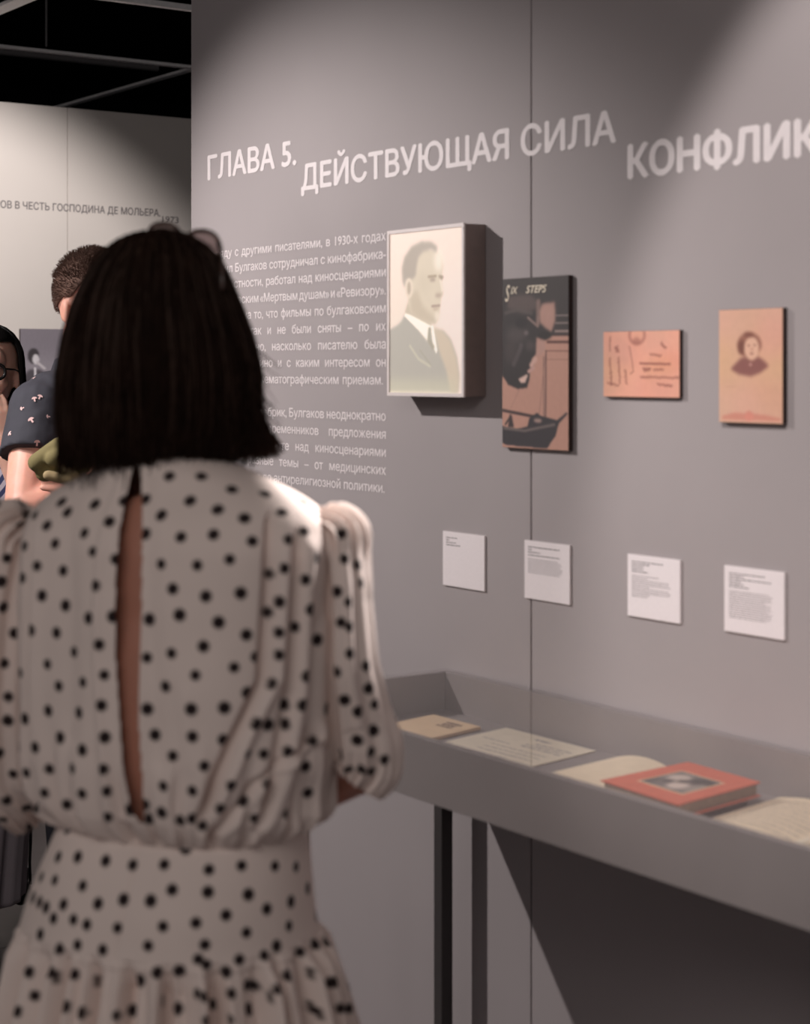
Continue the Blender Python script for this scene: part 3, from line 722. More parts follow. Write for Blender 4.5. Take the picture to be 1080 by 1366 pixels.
# ============ the woman in the dotted dress (back to us). local x to her right-hand side of the view, y away
Z0 = 2.10
wo = tag(empty('person', spot_at(245, Z0), ANG), 'person seen from behind with dark bobbed hair, in a cream dress with black dots', 'person')
def WX(px, Y=0.0): return (px - 540) / FPX * (Z0 + Y) - (245 - 540) / FPX * Z0
def WZ(py, Y=0.0): return EYE - (py - HOR) / FPX * (Z0 + Y)
YAW = math.radians(-24)
cy_, sy_ = math.cos(YAW), math.sin(YAW)
def yaw(x, y): return x * cy_ - y * sy_, x * sy_ + y * cy_
def interp(tab, y):
    xs = [t_[0] for t_ in tab]
    return [float(np.interp(y, xs, [t_[c] for t_ in tab])) for c in range(1, len(tab[0]))]
TORSO = [(606, 158, 284, .95), (614, 148, 302, .85), (626, 125, 334, .70), (642, 92, 372, .56), (660, 58, 408, .52), (684, 34, 438, .54), (720, 20, 450, .58), (800, 18, 449, .62), (900, 22, 448, .66),
         (1000, 28, 443, .68), (1030, 34, 434, .68), (1050, 40, 430, .68), (1070, 50, 428, .68), (1085, 62, 422, .68), (1093, 76, 414, .70), (1097, 84, 408, .72), (1101, 84, 408, .72)]
SKIRT = [(1096, 82, 408, .72), (1101, 80, 410, .74), (1120, 73, 411, .76), (1150, 60, 413, .78), (1190, 44, 416, .80), (1225, 34, 420, .80), (1236, 30, 424, .80), (1250, 32, 432, .82), (1290, 25, 444, .85), (1330, 17, 456, .88), (1370, 9, 468, .9),
         (1500, -20, 500, .9), (1800, -40, 520, .9)]
def smoothtab(tab, y):
    v = np.array([interp(tab, y + d) for d in (-10, -5, 0, 5, 10)]); return v.mean(0)
def groove(X, y, path, wd, dep):
    c = np.interp(y, [a for a, b in path], [b for a, b in path]); f = 1.0 if path[0][0] <= y <= path[-1][0] else math.exp(-((min(abs(y - path[0][0]), abs(y - path[-1][0]))) / 15.0) ** 2)
    return -dep * np.exp(-((X - c) / wd) ** 2) * f + dep * .55 * np.exp(-((X - c - 2.0 * wd) / (wd * 1.3)) ** 2) * f
def cloth_tube(tab, y0, y1, ny, nphi, fold):
    V = np.zeros((ny, nphi, 3)); ph = np.linspace(0, 2 * math.pi, nphi, endpoint=False)
    for j, y in enumerate(np.linspace(y0, y1, ny)):
        a_, b_, rat = smoothtab(tab, y) if y0 + 12 < y < y1 - 8 else interp(tab, y)
        z = WZ(y); xl, xr = WX(a_), WX(b_); w_ = (xr - xl) / 2; c_ = (xr + xl) / 2
        A_ = w_ / math.sqrt(cy_ ** 2 + (rat * sy_) ** 2); B_ = A_ * rat
        e_ = 2.3; cs, sn = np.cos(ph), np.sin(ph)
        rr = 1.0 / ((np.abs(cs) ** e_ + np.abs(sn) ** e_) ** (1 / e_))
        X = A_ * rr * cs; Y = B_ * rr * sn
        X, Y = X * cy_ - Y * sy_, X * sy_ + Y * cy_
        px = 245 + X * FPX / Z0 + (c_ * FPX / Z0)
        d_ = fold(ph, y, px, Y)
        nl = np.hypot(X, Y) + 1e-6
        V[j, :, 0] = c_ + X + d_ * X / nl; V[j, :, 1] = Y + d_ * Y / nl; V[j, :, 2] = z
    return V
def grid_faces(ny, nphi, wrap=True, off=0):
    j, i = np.mgrid[0:ny - 1, 0:(nphi if wrap else nphi - 1)]
    a = j * nphi + i; b = j * nphi + (i + 1) % nphi
    return (np.stack([a, a + nphi, b + nphi, b], -1).reshape(-1, 4) + off)
SLL = [(618, 176), (660, 166), (700, 157), (780, 152), (860, 153), (950, 159), (1000, 163), (1050, 175), (1064, 186)]
SLR = [(618, 188), (660, 191), (700, 191), (800, 190), (900, 187), (950, 187), (1000, 191), (1050, 194), (1064, 194)]
def blouse_fold(ph, y, px, Y):
    near = (Y < 0.03)
    g = np.zeros_like(ph)
    for path, wd, dp in (([(690, 375), (760, 373), (880, 366), (960, 325), (1050, 285)], 7, .018), ([(720, 404), (900, 396), (1000, 378), (1070, 352)], 6, .014),
                         ([(700, 46), (900, 44), (1000, 47), (1060, 62)], 7, .012), ([(640, 205), (700, 212), (860, 222), (980, 235)], 14, .004), ([(660, 95), (800, 108), (960, 112)], 16, .003),
                         ([(820, 425), (940, 420), (1060, 400)], 7, .007), ([(960, 420), (1010, 350), (1075, 300)], 6, .010), ([(900, 250), (1000, 262), (1085, 240)], 10, .003)):
        g += groove(px, y, path, wd, dp)
    l_, r_e = np.interp(y, [a for a, b in SLL], [b for a, b in SLL]), np.interp(y, [a for a, b in SLR], [b for a, b in SLR])
    if 620 < y < 1064: g += .004 * np.exp(-((px - l_) / 6) ** 2) + .004 * np.exp(-((px - r_e) / 6) ** 2)
    g = g * near
    lo = np.clip((y - 930) / 150.0, 0, 1) ** 1.5 * np.clip((1101 - y) / 12.0, .25, 1)
    g += lo * (.0055 * np.cos(34 * ph + 1.3 * np.sin(3 * ph) + y * .004) + .0025 * np.cos(57 * ph + 2 * np.sin(5 * ph)) + .004 * np.cos(11 * ph + 1))
    g += .002 * np.cos(9 * ph + .7 + y * .002) * np.clip((y - 640) / 80, 0, 1)
    g += lo * .007 * np.clip((1094 - y) / 30, 0, 1)
    return g
NP, NY = 620, 250
blV = cloth_tube(TORSO, 606, 1101, NY, NP, blouse_fold)
blF = grid_faces(NY, NP)
ys_ = np.linspace(606, 1101, NY)
pxb = 540 + FPX * (blV[:, :, 0] + (245 - 540) / FPX * Z0) / (Z0 + blV[:, :, 1])
Lb = np.interp(ys_, [a for a, b in SLL], [b for a, b in SLL])[:, None]; Rb = np.interp(ys_, [a for a, b in SLR], [b for a, b in SLR])[:, None]
inside = (pxb > Lb) & (pxb < Rb) & (ys_[:, None] > 618) & (ys_[:, None] < 1064) & (blV[:, :, 1] < 0)
keep = ~inside.ravel()[blF].all(1); blF = blF[keep]
def skirt_fold(ph, y, px, Y):
    k = np.clip((y - 1228) / 40.0, 0, 1)
    g = .0015 * np.cos(5 * ph) 
    seam = .0025 * np.exp(-((y - 1238) / 4.0) ** 2)
    g = g + seam + k * (.015 * np.cos(27 * ph + 1.6 * np.sin(3 * ph + .5) + .0015 * y) + .009 * np.cos(47 * ph + 2 * np.sin(4 * ph) - .001 * y) + .003 * np.cos(67 * ph + 2 * np.sin(7 * ph)))
    g = g + .004 * np.clip((y - 1240) / 25, 0, 1) - .013 * k
    g = g - .0025 * np.exp(-((px - np.interp(y, [1100, 1232], [202, 176])) / 1.6) ** 2) * (y < 1232) * (Y < 0)
    return g
skV = cloth_tube(SKIRT, 1096, 1800, 300, 620, skirt_fold)
skF = grid_faces(300, 620)
def sleeve(path, rad, ny, nphi, seed, flat=1.0):
    """path: (t, x, y, z); rad; gathered puff sleeve"""
    ts = np.linspace(0, 1, ny); P_ = np.array(path); R_ = np.array(rad); V = np.zeros((ny, nphi, 3)); ph = np.linspace(0, 2 * math.pi, nphi, endpoint=False)
    C3 = np.stack([np.interp(ts, P_[:, 0], P_[:, c]) for c in (1, 2, 3)], 1)
    for _ in range(int(ny / 6)): C3[1:-1] = (C3[:-2] + C3[1:-1] * 2 + C3[2:]) / 4
    Tn = np.gradient(C3, axis=0); Tn /= np.linalg.norm(Tn, axis=1, keepdims=True)
    up = np.array([0, 1.0, 0])
    for j, t_ in enumerate(ts):
        T_ = Tn[j]; u_ = up - T_ * up.dot(T_); u_ /= np.linalg.norm(u_); s_ = np.cross(T_, u_)
        r_0 = np.interp(t_, R_[:, 0], R_[:, 1]); r_1 = np.interp(t_, R_[:, 0], R_[:, 2])
        ga = math.exp(-(t_ / .13) ** 2); gb = math.exp(-((1 - t_) / .10) ** 2)
        d_ = ga * (.007 * np.cos(17 * ph + seed) + .005 * np.cos(29 * ph + 2 * np.sin(3 * ph))) + gb * .004 * np.cos(26 * ph + seed) + (.003 * np.cos(5 * ph + seed + 2 * t_) + .0025 * np.cos(11 * ph + 3 * t_ + seed)) * min(1, 6 * t_)
        V[j] = C3[j] + (s_[None] * ((r_0 + d_) * np.cos(ph))[:, None] + u_[None] * ((r_1 + d_) * np.sin(ph))[:, None])
    return V
px_ = lambda x, y, Y: (WX(x, Y), Y, WZ(y, Y))
RS = [(0, *px_(432, 704, -.01)), (.07, *px_(452, 712, -.02)), (.25, *px_(459, 780, -.03)), (.5, *px_(464, 880, -.035)), (.72, *px_(476, 950, -.02)), (.86, *px_(486, 990, -.02)), (.95, *px_(484, 1020, -.02)), (1, *px_(472, 1036, -.02))]
RR = [(0, .014, .035), (.03, .026, .050), (.08, .032, .062), (.15, .030, .066), (.3, .028, .066), (.5, .032, .064), (.7, .038, .062), (.86, .044, .055), (.94, .044, .048), (1, .036, .040)]
rsV = sleeve(RS, RR, 190, 260, 1.0); rsF = grid_faces(190, 260)
LS = [(0, *px_(44, 690, .09)), (.1, *px_(22, 710, .09)), (.35, *px_(8, 810, .09)), (.6, *px_(2, 930, .09)), (.85, *px_(8, 1030, .11)), (1, *px_(45, 1075, .15))]
LR = [(0, .022, .045), (.05, .036, .062), (.15, .040, .065), (.5, .042, .06), (.8, .046, .055), (.93, .042, .048), (1, .034, .038)]
lsV = sleeve(LS, LR, 170, 240, 2.4); lsF = grid_faces(170, 240)
# ---- the printed dots: centres on the cloth
DOTS = [(450,70),(538,70),(618,103),(505,134),(582,157),(430,173),(652,182),(707,113),(750,165),(570,225),(480,231),(674,244),(771,237),(811,217),(612,291),(428,307),(525,309),(755,318),(719,331),(461,373),(547,392),(643,383),(748,404),(399,454),(478,440),(585,459),(712,434),(541,523),(657,496),(741,487),(781,472),(457,545),(394,556),(519,602),(623,579),(685,553),(739,547),(439,633),(661,648),(722,626),(395,691),(510,694),(598,687),(680,730),(717,732),(755,678),(412,762),(512,767),(596,772),(460,818),(543,844),(667,816),(706,810),(432,896),(512,912),(618,898),(585,960),(646,936),(718,890),(763,805),(759,733),(810,683),(825,606),(833,427),(848,506),(850,288),(898,378),(811,347),(920,291),(959,305),(968,357),(935,408),(910,461),(936,473),(936,542),(980,580),(893,594),(985,636),(919,668),(956,700),(878,690),(995,748),(951,775),(834,771),(900,812),(817,844),(820,915),(773,972),(678,985),(1003,678),(932,855),(963,853),(997,860),(1028,828),(992,805),(911,219),(815,133),(386,130),(386,225),
(162,135),(251,143),(178,165),(290,190),(122,200),(222,220),(144,249),(91,170),(63,255),(247,273),(18,290),(99,308),(308,290),(166,323),(56,340),(249,360),(110,390),(12,420),(173,414),(233,451),(300,445),(38,490),(81,480),(148,489),(261,521),(195,541),(13,568),(124,574),(47,597),(277,600),(219,620),(155,632),(22,660),(272,680),(127,696),(207,702),(66,717),(20,725),(159,767),(217,800),(280,767),(42,793),(90,793),(275,855),(133,853),(188,852),(33,868),(68,861),(117,918),(216,917),(287,913),(181,948),(94,953),(348,960),(386,950),(20,940),(5,350),(330,135),(55,190),(400,985),(430,970),(480,990),(515,985),(540,1000),(288,982)]
DOTS = [(x / 2, 600 + y / 2) for x, y in DOTS]
SD = [(180,207),(247,217),(340,227),(433,217),(602,233),(701,236),(495,260),(205,285),(281,298),(152,287),(355,307),(436,304),(559,320),(645,309),(735,312),(795,314),(143,346),(105,338),(219,365),(459,376),(554,380),(665,387),(778,405),(826,368),(400,404),(327,401),(259,409),(167,411),(714,424),(605,443),(524,460),(434,472),(659,489),(773,472),(311,476),(547,519),(195,455),(231,468),(139,450),(101,408),(120,420),(82,392),(850,440),(845,515),(878,508),(738,523),(103,494),(157,529),(272,532),(205,522),(395,522),(527,558),(553,575),(706,549),(803,538),(638,558),(203,601),(263,619),(157,610),(125,592),(423,595),(480,592),(368,618),(598,593),(772,600),(826,598),(660,628),(681,630),(97,656),(717,662),(523,651),(545,655),(567,677),(437,670),(613,650),(43,698),(78,595),(176,688),(225,700),(353,698),(476,693),(665,690),(833,683),(855,703),(880,622),(895,620),(906,690),(930,690),(310,710),(550,722),(613,722),(740,640)]
SD = [(x / 2, 1000 + y / 2) for x, y in SD]
def dotted(meshes, dots):
    """meshes: list of (V(ny,nphi,3), faces). returns colours; each dot is a disc round one point of the cloth"""
    allV = [v.reshape(-1, 3) for v, f in meshes]; pix = []
    for v in allV:
        d_ = Z0 + v[:, 1]; pix.append(np.stack([540 + FPX * (v[:, 0] + (245 - 540) / FPX * Z0) / d_, HOR + FPX * (EYE - v[:, 2]) / d_], 1))
    cen = []
    for (x, y) in dots:
        best = None
        for v, p_ in zip(allV, pix):
            d2 = ((p_ - (x, y)) ** 2).sum(1); c = np.where(d2 < 16)[0]
            if len(c) == 0: continue
            c = c[np.argmin(v[c, 1] + d2[c] * .0004)]
            if best is None or v[c, 1] < best[1]: best = (v[c], v[c, 1])
        if best is not None: cen.append(best[0])
    cen = np.array(cen)
    big = np.concatenate(allV); cand = big[NR.permutation(len(big))[:6000]]
    acc = [c for c in cen]
    for c in cand:
        if c[1] < .03 and WZ(1366) < c[2]: continue
        A_ = np.array(acc)
        if ((A_ - c) ** 2).sum(1).min() > .031 ** 2: acc.append(c)
    acc = np.array(acc); base = s2l((230, 212, 204)); ink = s2l((38, 26, 27)); out = []
    for v in allV:
        m_ = np.zeros(len(v)); o_ = np.argsort(v[:, 2]); vz = v[o_, 2]
        for i_, c in enumerate(acc):
            R_ = .0067 + .0006 * math.sin(i_ * 12.9)
            a_, b_ = np.searchsorted(vz, [c[2] - .009, c[2] + .009]); ix = o_[a_:b_]
            d_ = np.sqrt(((v[ix] - c) ** 2).sum(1)); m_[ix] = np.maximum(m_[ix], np.clip((R_ + .0010 - d_) / .0020, 0, 1))
        out.append(base[None] * (1 - m_[:, None]) + ink[None] * m_[:, None])
    return out
cb, cr, cl = dotted([(blV, blF), (rsV, rsF), (lsV, lsF)], DOTS)
cs = dotted([(skV, skF)], SD)[0]
def thick(o, t=.0012):
    s = o.modifiers.new('cloth', 'SOLIDIFY'); s.thickness = t; s.offset = -1; return o
d_ = thick(mesh_obj('blouse', blV.reshape(-1, 3), blF.tolist(), M['dress'], wo, True, cb)); d_['label'] = 'cream blouse back with black dots and a long open slit'
thick(mesh_obj('sleeve', rsV.reshape(-1, 3), rsF.tolist(), M['dress'], wo, True, cr))
thick(mesh_obj('sleeve', lsV.reshape(-1, 3), lsF.tolist(), M['dress'], wo, True, cl))
d_ = thick(mesh_obj('skirt', skV.reshape(-1, 3), skF.tolist(), M['dress'], wo, True, cs)); d_['label'] = 'cream dotted skirt, smooth at the hips and gathered below'

# ---- her body
def yv(x, y, z): X, Y = yaw(x, y); return (X, Y, z)
hcx, hcz = WX(206), WZ(470)
parts = []
def tors(x, y, z, a, b, c): parts.append(ellipsoid((x + yaw(0, y)[0], yaw(0, y)[1], z), (a, b, c), 28, 18, Matrix.Rotation(YAW, 3, 'Z')))
tors(0.0, .01, 1.26, .145, .082, .13); tors(0, .01, 1.12, .125, .085, .16); tors(0, .01, .94, .142, .095, .12); tors(-.005, -.055, 1.25, .10, .05, .13)
tors(-.005, -.068, 1.13, .09, .05, .17)
parts += chain([(hcx + .01, .025, 1.36), (hcx, .035, 1.49)], [.046, .046]) 
hrot = Matrix.Rotation(YAW, 4, 'Z')
for v, f in head_parts(0, 0, 0, .93):
    parts.append(([hrot @ Vector(p_) + Vector((hcx, .040, 1.545)) for p_ in v], f))
sr, sl = Vector(yv(.150, .02, 1.315)), Vector(yv(-.150, .02, 1.315))
er, el = Vector(px_(484, 1022, -.015)), Vector(px_(12, 1040, .12))
hr_, hl_ = Vector(px_(360, 1080, .16)), Vector(px_(230, 1000, .26))
parts += chain([Vector((hcx, .02, 1.35)), sr, sr * .5 + er * .5, er], [.04, .040, .036, .033]); parts += chain([er, er * .6 + hr_ * .4, hr_], [.030, .030, .022])
parts += chain([Vector((hcx, .02, 1.35)), sl, sl * .5 + el * .5, el], [.04, .040, .036, .033]); parts += chain([el, el * .5 + hl_ * .5, hl_], [.036, .035, .024])
parts += hand_parts(hr_, (-1, .5, .1), (0, 1, 0), -1, .35, .9); parts += hand_parts(hl_ + Vector((0, .02, 0)), (1, -.1, .1), (0, 1, 0), 1, .35, .9)
for s in (1, -1):
    hp = Vector(yv(.072 * s, .01, .86)); kn = Vector(yv(.09 * s, .02, .48)); an = Vector(yv(.095 * s, -.01, .085)); to = Vector(yv(.105 * s, .14, .035))
    parts += chain([hp, kn], [.076, .056]); parts += chain([kn, kn * .55 + an * .45 + Vector((0, -.01, 0)), an], [.056, .052, .034]); parts += chain([an + Vector((0, 0, -.035)), to], [.034, .03])
body = blob('body', parts, M['skin2'], wo, .005, 5)
eyes(body, 0, 0, 0, .93); 
for c in body.children:
    c.matrix_basis = Matrix.Translation((hcx, .040, 1.545)) @ hrot
for s in (1, -1):
    a_ = Vector(yv(.096 * s, -.05, .03)); b_ = Vector(yv(.106 * s, .17, .03))
    blob('shoe', [capsule(a_, .043, b_, .040), (bx(0, 0, 0, 0, 0, 0) if 0 else ellipsoid(a_ * .5 + b_ * .5, (.045, .10, .03), rot=Matrix.Rotation(YAW, 3, 'Z')))], M['shoe'], wo, .006, 3)
# ---- her hair: bob
HT = [(303, 213, 4), (306, 211, 26), (312, 209, 46), (323, 207, 63), (345, 208, 83), (373, 206, 97), (400, 205, 108), (450, 207, 124), (500, 208, 133), (560, 206, 133), (600, 203, 126), (640, 199, 112)]
def hair_pt(y, phi, k=1.0):
    c, r = interp(HT, y); r = r * Z0 / FPX * k; dep = r * (1.02 if y < 420 else 1.02 - .0010 * (y - 420))
    return np.array([WX(c) + r * math.cos(phi), .028 + dep * math.sin(phi), WZ(y)])
V, F = [], []; nyh, nph = 44, 72
yl = list(np.concatenate([np.linspace(303, 345, 14), np.linspace(352, 618, 30)]))
for y in yl:
    for k in range(nph): V.append(hair_pt(y, 2 * math.pi * k / nph, .955))
fa = math.pi / 2 + YAW
for j in range(nyh - 1):
    for k in range(nph):
        ph_ = 2 * math.pi * (k + .5) / nph; dl = abs((ph_ - fa + math.pi) % (2 * math.pi) - math.pi)
        if yl[j] > 385 and dl < .62: continue
        a, b = j * nph + k, j * nph + (k + 1) % nph; F.append((a, a + nph, b + nph, b))
F.append(tuple(range(nph)))
hair = thick(mesh_obj('hair', V, F, M['hair'], wo, True), .004)
cur = []
for i in range(5200):
    phi = NR.uniform(0, 2 * math.pi); dl = abs((phi - fa + math.pi) % (2 * math.pi) - math.pi)
    y0 = NR.uniform(302, 420) if dl > .65 else NR.uniform(302, 330)
    y1 = (NR.uniform(560, 640) if NR.rand() < .85 else NR.uniform(480, 600)) if dl > .65 else NR.uniform(370, 390)
    yr = 632 + 5 * math.sin(phi * 7 + 1) + 3 * math.sin(phi * 17) - 20 * max(0, math.cos(phi)); y1 = min(y1, yr + NR.uniform(-22, 8))
    tw = NR.uniform(-.12, .12); kk = NR.uniform(.955, 1.012); fl = 0
    if NR.rand() < .10: kk += .03
    side = max(0, math.cos(phi)) ** 6
    flare = NR.rand() ** 2 * .034 * side * (NR.rand() < .45) + NR.rand() ** 4 * .012
    pts = []
    for t_ in np.linspace(0, 1, 13):
        p_ = hair_pt(y0 + (y1 - y0) * t_, phi + tw * t_ + .02 * math.sin(5 * t_ + i), kk + .004 * math.sin(3 * t_ + i))
        f_ = max(0, t_ - .7) / .3; p_[0] += flare * f_ ** 1.6; p_[1] -= flare * .2 * f_
        pts.append(p_)
    cur.append(pts)
strands('hair_strands', cur[:4700], M['hair'], hair, .0012, .0004)['kind'] = 'stuff'
strands('brown_strands', [[p_ * np.array([1.0, 1.0, 1.0]) + (p_ - np.array([WX(206), .028, p_[2]])) * .02 for p_ in c] for c in cur[4700:]], M['hair_wisp'], hair, .0011, .0003)['kind'] = 'stuff'
cur = []
for i in range(150):      # loose ends sticking out of the hem of the bob
    phi = NR.uniform(-math.pi, .55); y0 = NR.uniform(520, 600); o_ = NR.uniform(.004, .020); e_ = 636 - 22 * max(0, math.cos(phi)) + NR.uniform(-6, 16); pts = []
    for t_ in np.linspace(0, 1, 9):
        p_ = hair_pt(min(y0 + (e_ - y0) * t_, 640), phi + .06 * t_ * math.sin(i), 1.0); p_[0] += o_ * math.cos(phi) * t_ ** 1.8; p_[1] += o_ * math.sin(phi) * t_ ** 1.8; p_[2] = WZ(y0 + (e_ - y0) * t_); pts.append(p_)
    cur.append(pts)
strands('loose_ends', cur, M['hair'], hair, .0011, .0003)['kind'] = 'stuff'
cur = []
for i in range(200):       # flyaway ends on the right, stray hairs over the crown
    if i < 180:
        a_ = NR.uniform(510, 560); k_e = NR.rand(); ex, ey = 338 + 42 * k_e, 612 - 10 * k_e + NR.uniform(-7, 7)
        P3 = [(330 + NR.uniform(-6, 6), a_), (338 + 6 * k_e + NR.uniform(-3, 3), a_ + 26), (ex - 6 - 10 * k_e, ey - 20), (ex, ey)]; Y_ = NR.uniform(-.02, .06)
    else:
        x0 = NR.uniform(110, 240); P3 = [(x0, 350 - abs(x0 - 205) * -.2), (x0 + 10, 318 + abs(x0 - 205) * .25 + NR.uniform(-6, 2)), (x0 + 35, 312 + abs(x0 - 180) * .2), (x0 + 62, 330 + NR.uniform(0, 18))]; Y_ = NR.uniform(-.02, .05)
    P3 = np.array(P3); tt = np.linspace(0, 3, 13); xx = np.interp(tt, range(4), P3[:, 0]); yy = np.interp(tt, range(4), P3[:, 1])
    for _ in range(3): xx[1:-1] = (xx[:-2] + 2 * xx[1:-1] + xx[2:]) / 4; yy[1:-1] = (yy[:-2] + 2 * yy[1:-1] + yy[2:]) / 4
    cur.append([px_(a, b, Y_) for a, b in zip(xx, yy)])
strands('stray_hairs', cur, M['hair'], hair, .0014, .0005)['kind'] = 'stuff'
# ---- sunglasses pushed up on the crown
sg = mesh_obj('sunglasses', *tube([px_(240, 321, .09), px_(247, 317, .092), px_(254, 320, .088)], .0025, 8), M['tortoise'], wo, True); sg['label'] = 'tortoiseshell sunglasses pushed up on top of the hair'
def rim(cx, cyy, Y, a, b, tilt):
    pts = []
    for k in range(29):
        t_ = 2 * math.pi * k / 28; x = a * math.copysign(abs(math.cos(t_)) ** .8, math.cos(t_)); z = b * math.copysign(abs(math.sin(t_)) ** .8, math.sin(t_))
        X, Yy = yaw(x, -z * tilt); c3 = px_(cx, cyy, Y); pts.append((c3[0] + X * 1.0, c3[1] + Yy, c3[2] + z))
    return pts
for cx, cyy, Y in ((221, 318, .085), (272, 328, .060)):
    pts = rim(cx, cyy, Y, .022, .0175, .5)
    mesh_obj('rim', *tube(pts, .0026, 8, False), M['tortoise'], sg, True)
    c3 = px_(cx, cyy, Y); mesh_obj('lens', [c3] + pts[:-1], [(0, i + 1, (i + 1) % 28 + 1) for i in range(28)], M['lens_dark'], sg, True)
mesh_obj('temple_arm', *tube([px_(290, 322, .05), px_(296, 345, .0), px_(296, 385, -.03)], .0022, 8), M['tortoise'], sg, True)
mesh_obj('temple_arm', *tube([px_(200, 312, .09), px_(150, 330, .06), px_(118, 370, .03)], .0022, 8), M['tortoise'], sg, True)

# ============ the man in the navy t-shirt, facing the wall text
mp = spot_at(119, 4.40)
ma = tag(empty('person', mp, ANG + math.pi + math.radians(46)), 'person with cropped brown hair, arms crossed, in a navy t-shirt with tiny pink motifs', 'person')
MS = 1.03; ma.scale = (MS, MS, MS)
HZ = 1.632
parts = head_parts(0, .02, HZ, 1.02)
parts += chain([(0, -.02, 1.42), (0, -.005, 1.56)], [.062, .060])
E_ = lambda c, r: ellipsoid(c, r, 28, 18)
parts += [E_((0, 0, 1.28), (.140, .095, .15)), E_((0, .0, 1.13), (.130, .098, .18)), E_((0, 0, .97), (.130, .098, .13))]
SRm, SLm = Vector((.134, -.01, 1.385)), Vector((-.155, -.01, 1.385))
ERm, ELm = Vector((.222, .06, 1.165)), Vector((-.215, .09, 1.160))
HRm, HLm = Vector((-.06, .245, 1.235)), Vector((.08, .20, 1.20))
parts += chain([Vector((.05, 0, 1.39)), SRm, SRm * .5 + ERm * .5, ERm], [.045, .054, .054, .046]); parts += chain([ERm, ERm * .6 + HRm * .4, HRm], [.048, .050, .031])
parts += chain([Vector((-.05, 0, 1.39)), SLm, SLm * .5 + ELm * .5, ELm], [.045, .054, .054, .046]); parts += chain([ELm, ELm * .6 + HLm * .4, HLm], [.048, .050, .031])
parts += hand_parts(HRm, (-1, -.25, .15), (0, 1, 0), -1, .3); parts += hand_parts(HLm, (1, -.3, .15), (0, 1, 0), 1, .3)
for s in (1, -1):
    parts += chain([(.065 * s, 0, .88), (.080 * s - .03, .015, .5), (.065 * s - .05, -.01, .09)], [.072, .056, .040]); parts += chain([(.065 * s - .05, -.03, .045), (.08 * s - .05, .15, .04)], [.038, .036])
body = blob('body', parts, M['skin'], ma, .005, 4); eyes(body, 0, .02, HZ, 1.02)
sp = [E_((0, 0, 1.30), (.165, .124, .17)), E_((0, 0, 1.15), (.165, .128, .2)), tube([(0, 0, 1.16), (0, 0, .90)], [.155, .16], 28), capsule((-.10, -.01, 1.410), .066, (.10, -.01, 1.410), .066), tube([(0, -.01, 1.40), (0, -.008, 1.505)], [.105, .076], 24)]
for S_, e_ in ((SRm, ERm), (SLm, ELm)):
    hem = S_ * .50 + e_ * .50; sp += [capsule(S_, .072, S_ * .6 + hem * .4, .072), tube([S_ * .7 + hem * .3, hem], [.072, .076], 24)]
ts = blob('tshirt', sp, M['tshirt'], ma, .006, 3)
dsp = bpy.data.textures.new('folds', 'CLOUDS'); dsp.noise_scale = .07
dm = ts.modifiers.new('folds', 'DISPLACE'); dm.texture = dsp; dm.strength = .010; dm.mid_level = .5
blob('trousers', [tube([(0, 0, 1.0), (0, 0, .88)], [.158, .17], 28)] + [tube([(.080 * s, 0, .92), (.080 * s - .03, .01, .5), (.066 * s - .05, -.01, .07)], [.104, .074, .060], 24) for s in (1, -1)], M['trouser'], ma, .008, 3)
for s in (1, -1): blob('shoe', [capsule((.067 * s - .05, -.05, .048), .047, (.085 * s - .05, .17, .045), .044)], M['shoe'], ma, .007, 2)
# cropped hair: scalp cap and short bristles
def scalp(th, ph_, k=1.0):      # th from crown, ph_ angle
    return np.array([.0785 * k * math.sin(th) * math.cos(ph_), .008 + .0995 * k * math.sin(th) * math.sin(ph_), HZ + .029 + .0955 * k * math.cos(th)])
def hairline(ph_):
    f = max(0, math.sin(ph_)); b = max(0, -math.sin(ph_)); c = abs(math.cos(ph_))
    return 1.72 + .42 * b - .80 * f ** 1.5 + .10 * math.exp(-((f - .25) / .15) ** 2) - .14 * math.exp(-((f - .75) / .12) ** 2)
V, F = [], []
for j in range(25):
    for k in range(64):
        ph_ = 2 * math.pi * k / 64; V.append(scalp(hairline(ph_) * j / 24, ph_, 1.035 - .03 * (j / 24) ** 4))
for j in range(24):
    for k in range(64): a, b = j * 64 + k, j * 64 + (k + 1) % 64; F.append((a, a + 64, b + 64, b))
mh = thick(mesh_obj('cropped_hair', V, F, M['hair_brown'], ma, True), .003)
cur = []
for i in range(5000):
    ph_ = NR.uniform(0, 2 * math.pi); th = hairline(ph_) * math.sqrt(NR.rand()) * 1.01; a_ = scalp(th, ph_, 1.03)
    n_ = (a_ - np.array([0, .008, HZ + .02])); n_ /= np.linalg.norm(n_); g_ = n_ + np.array([0, .25, -.1]) + NR.normal(0, .22, 3); g_ /= np.linalg.norm(g_)
    ln = (.013 if math.cos(th) > .3 else .006) * NR.uniform(.7, 1.2); cur.append([a_, a_ + n_ * ln * .4 + g_ * ln * .15, a_ + g_ * ln])
strands('bristles', cur, M['hair_brown'], mh, .0008, .0003)['kind'] = 'stuff'
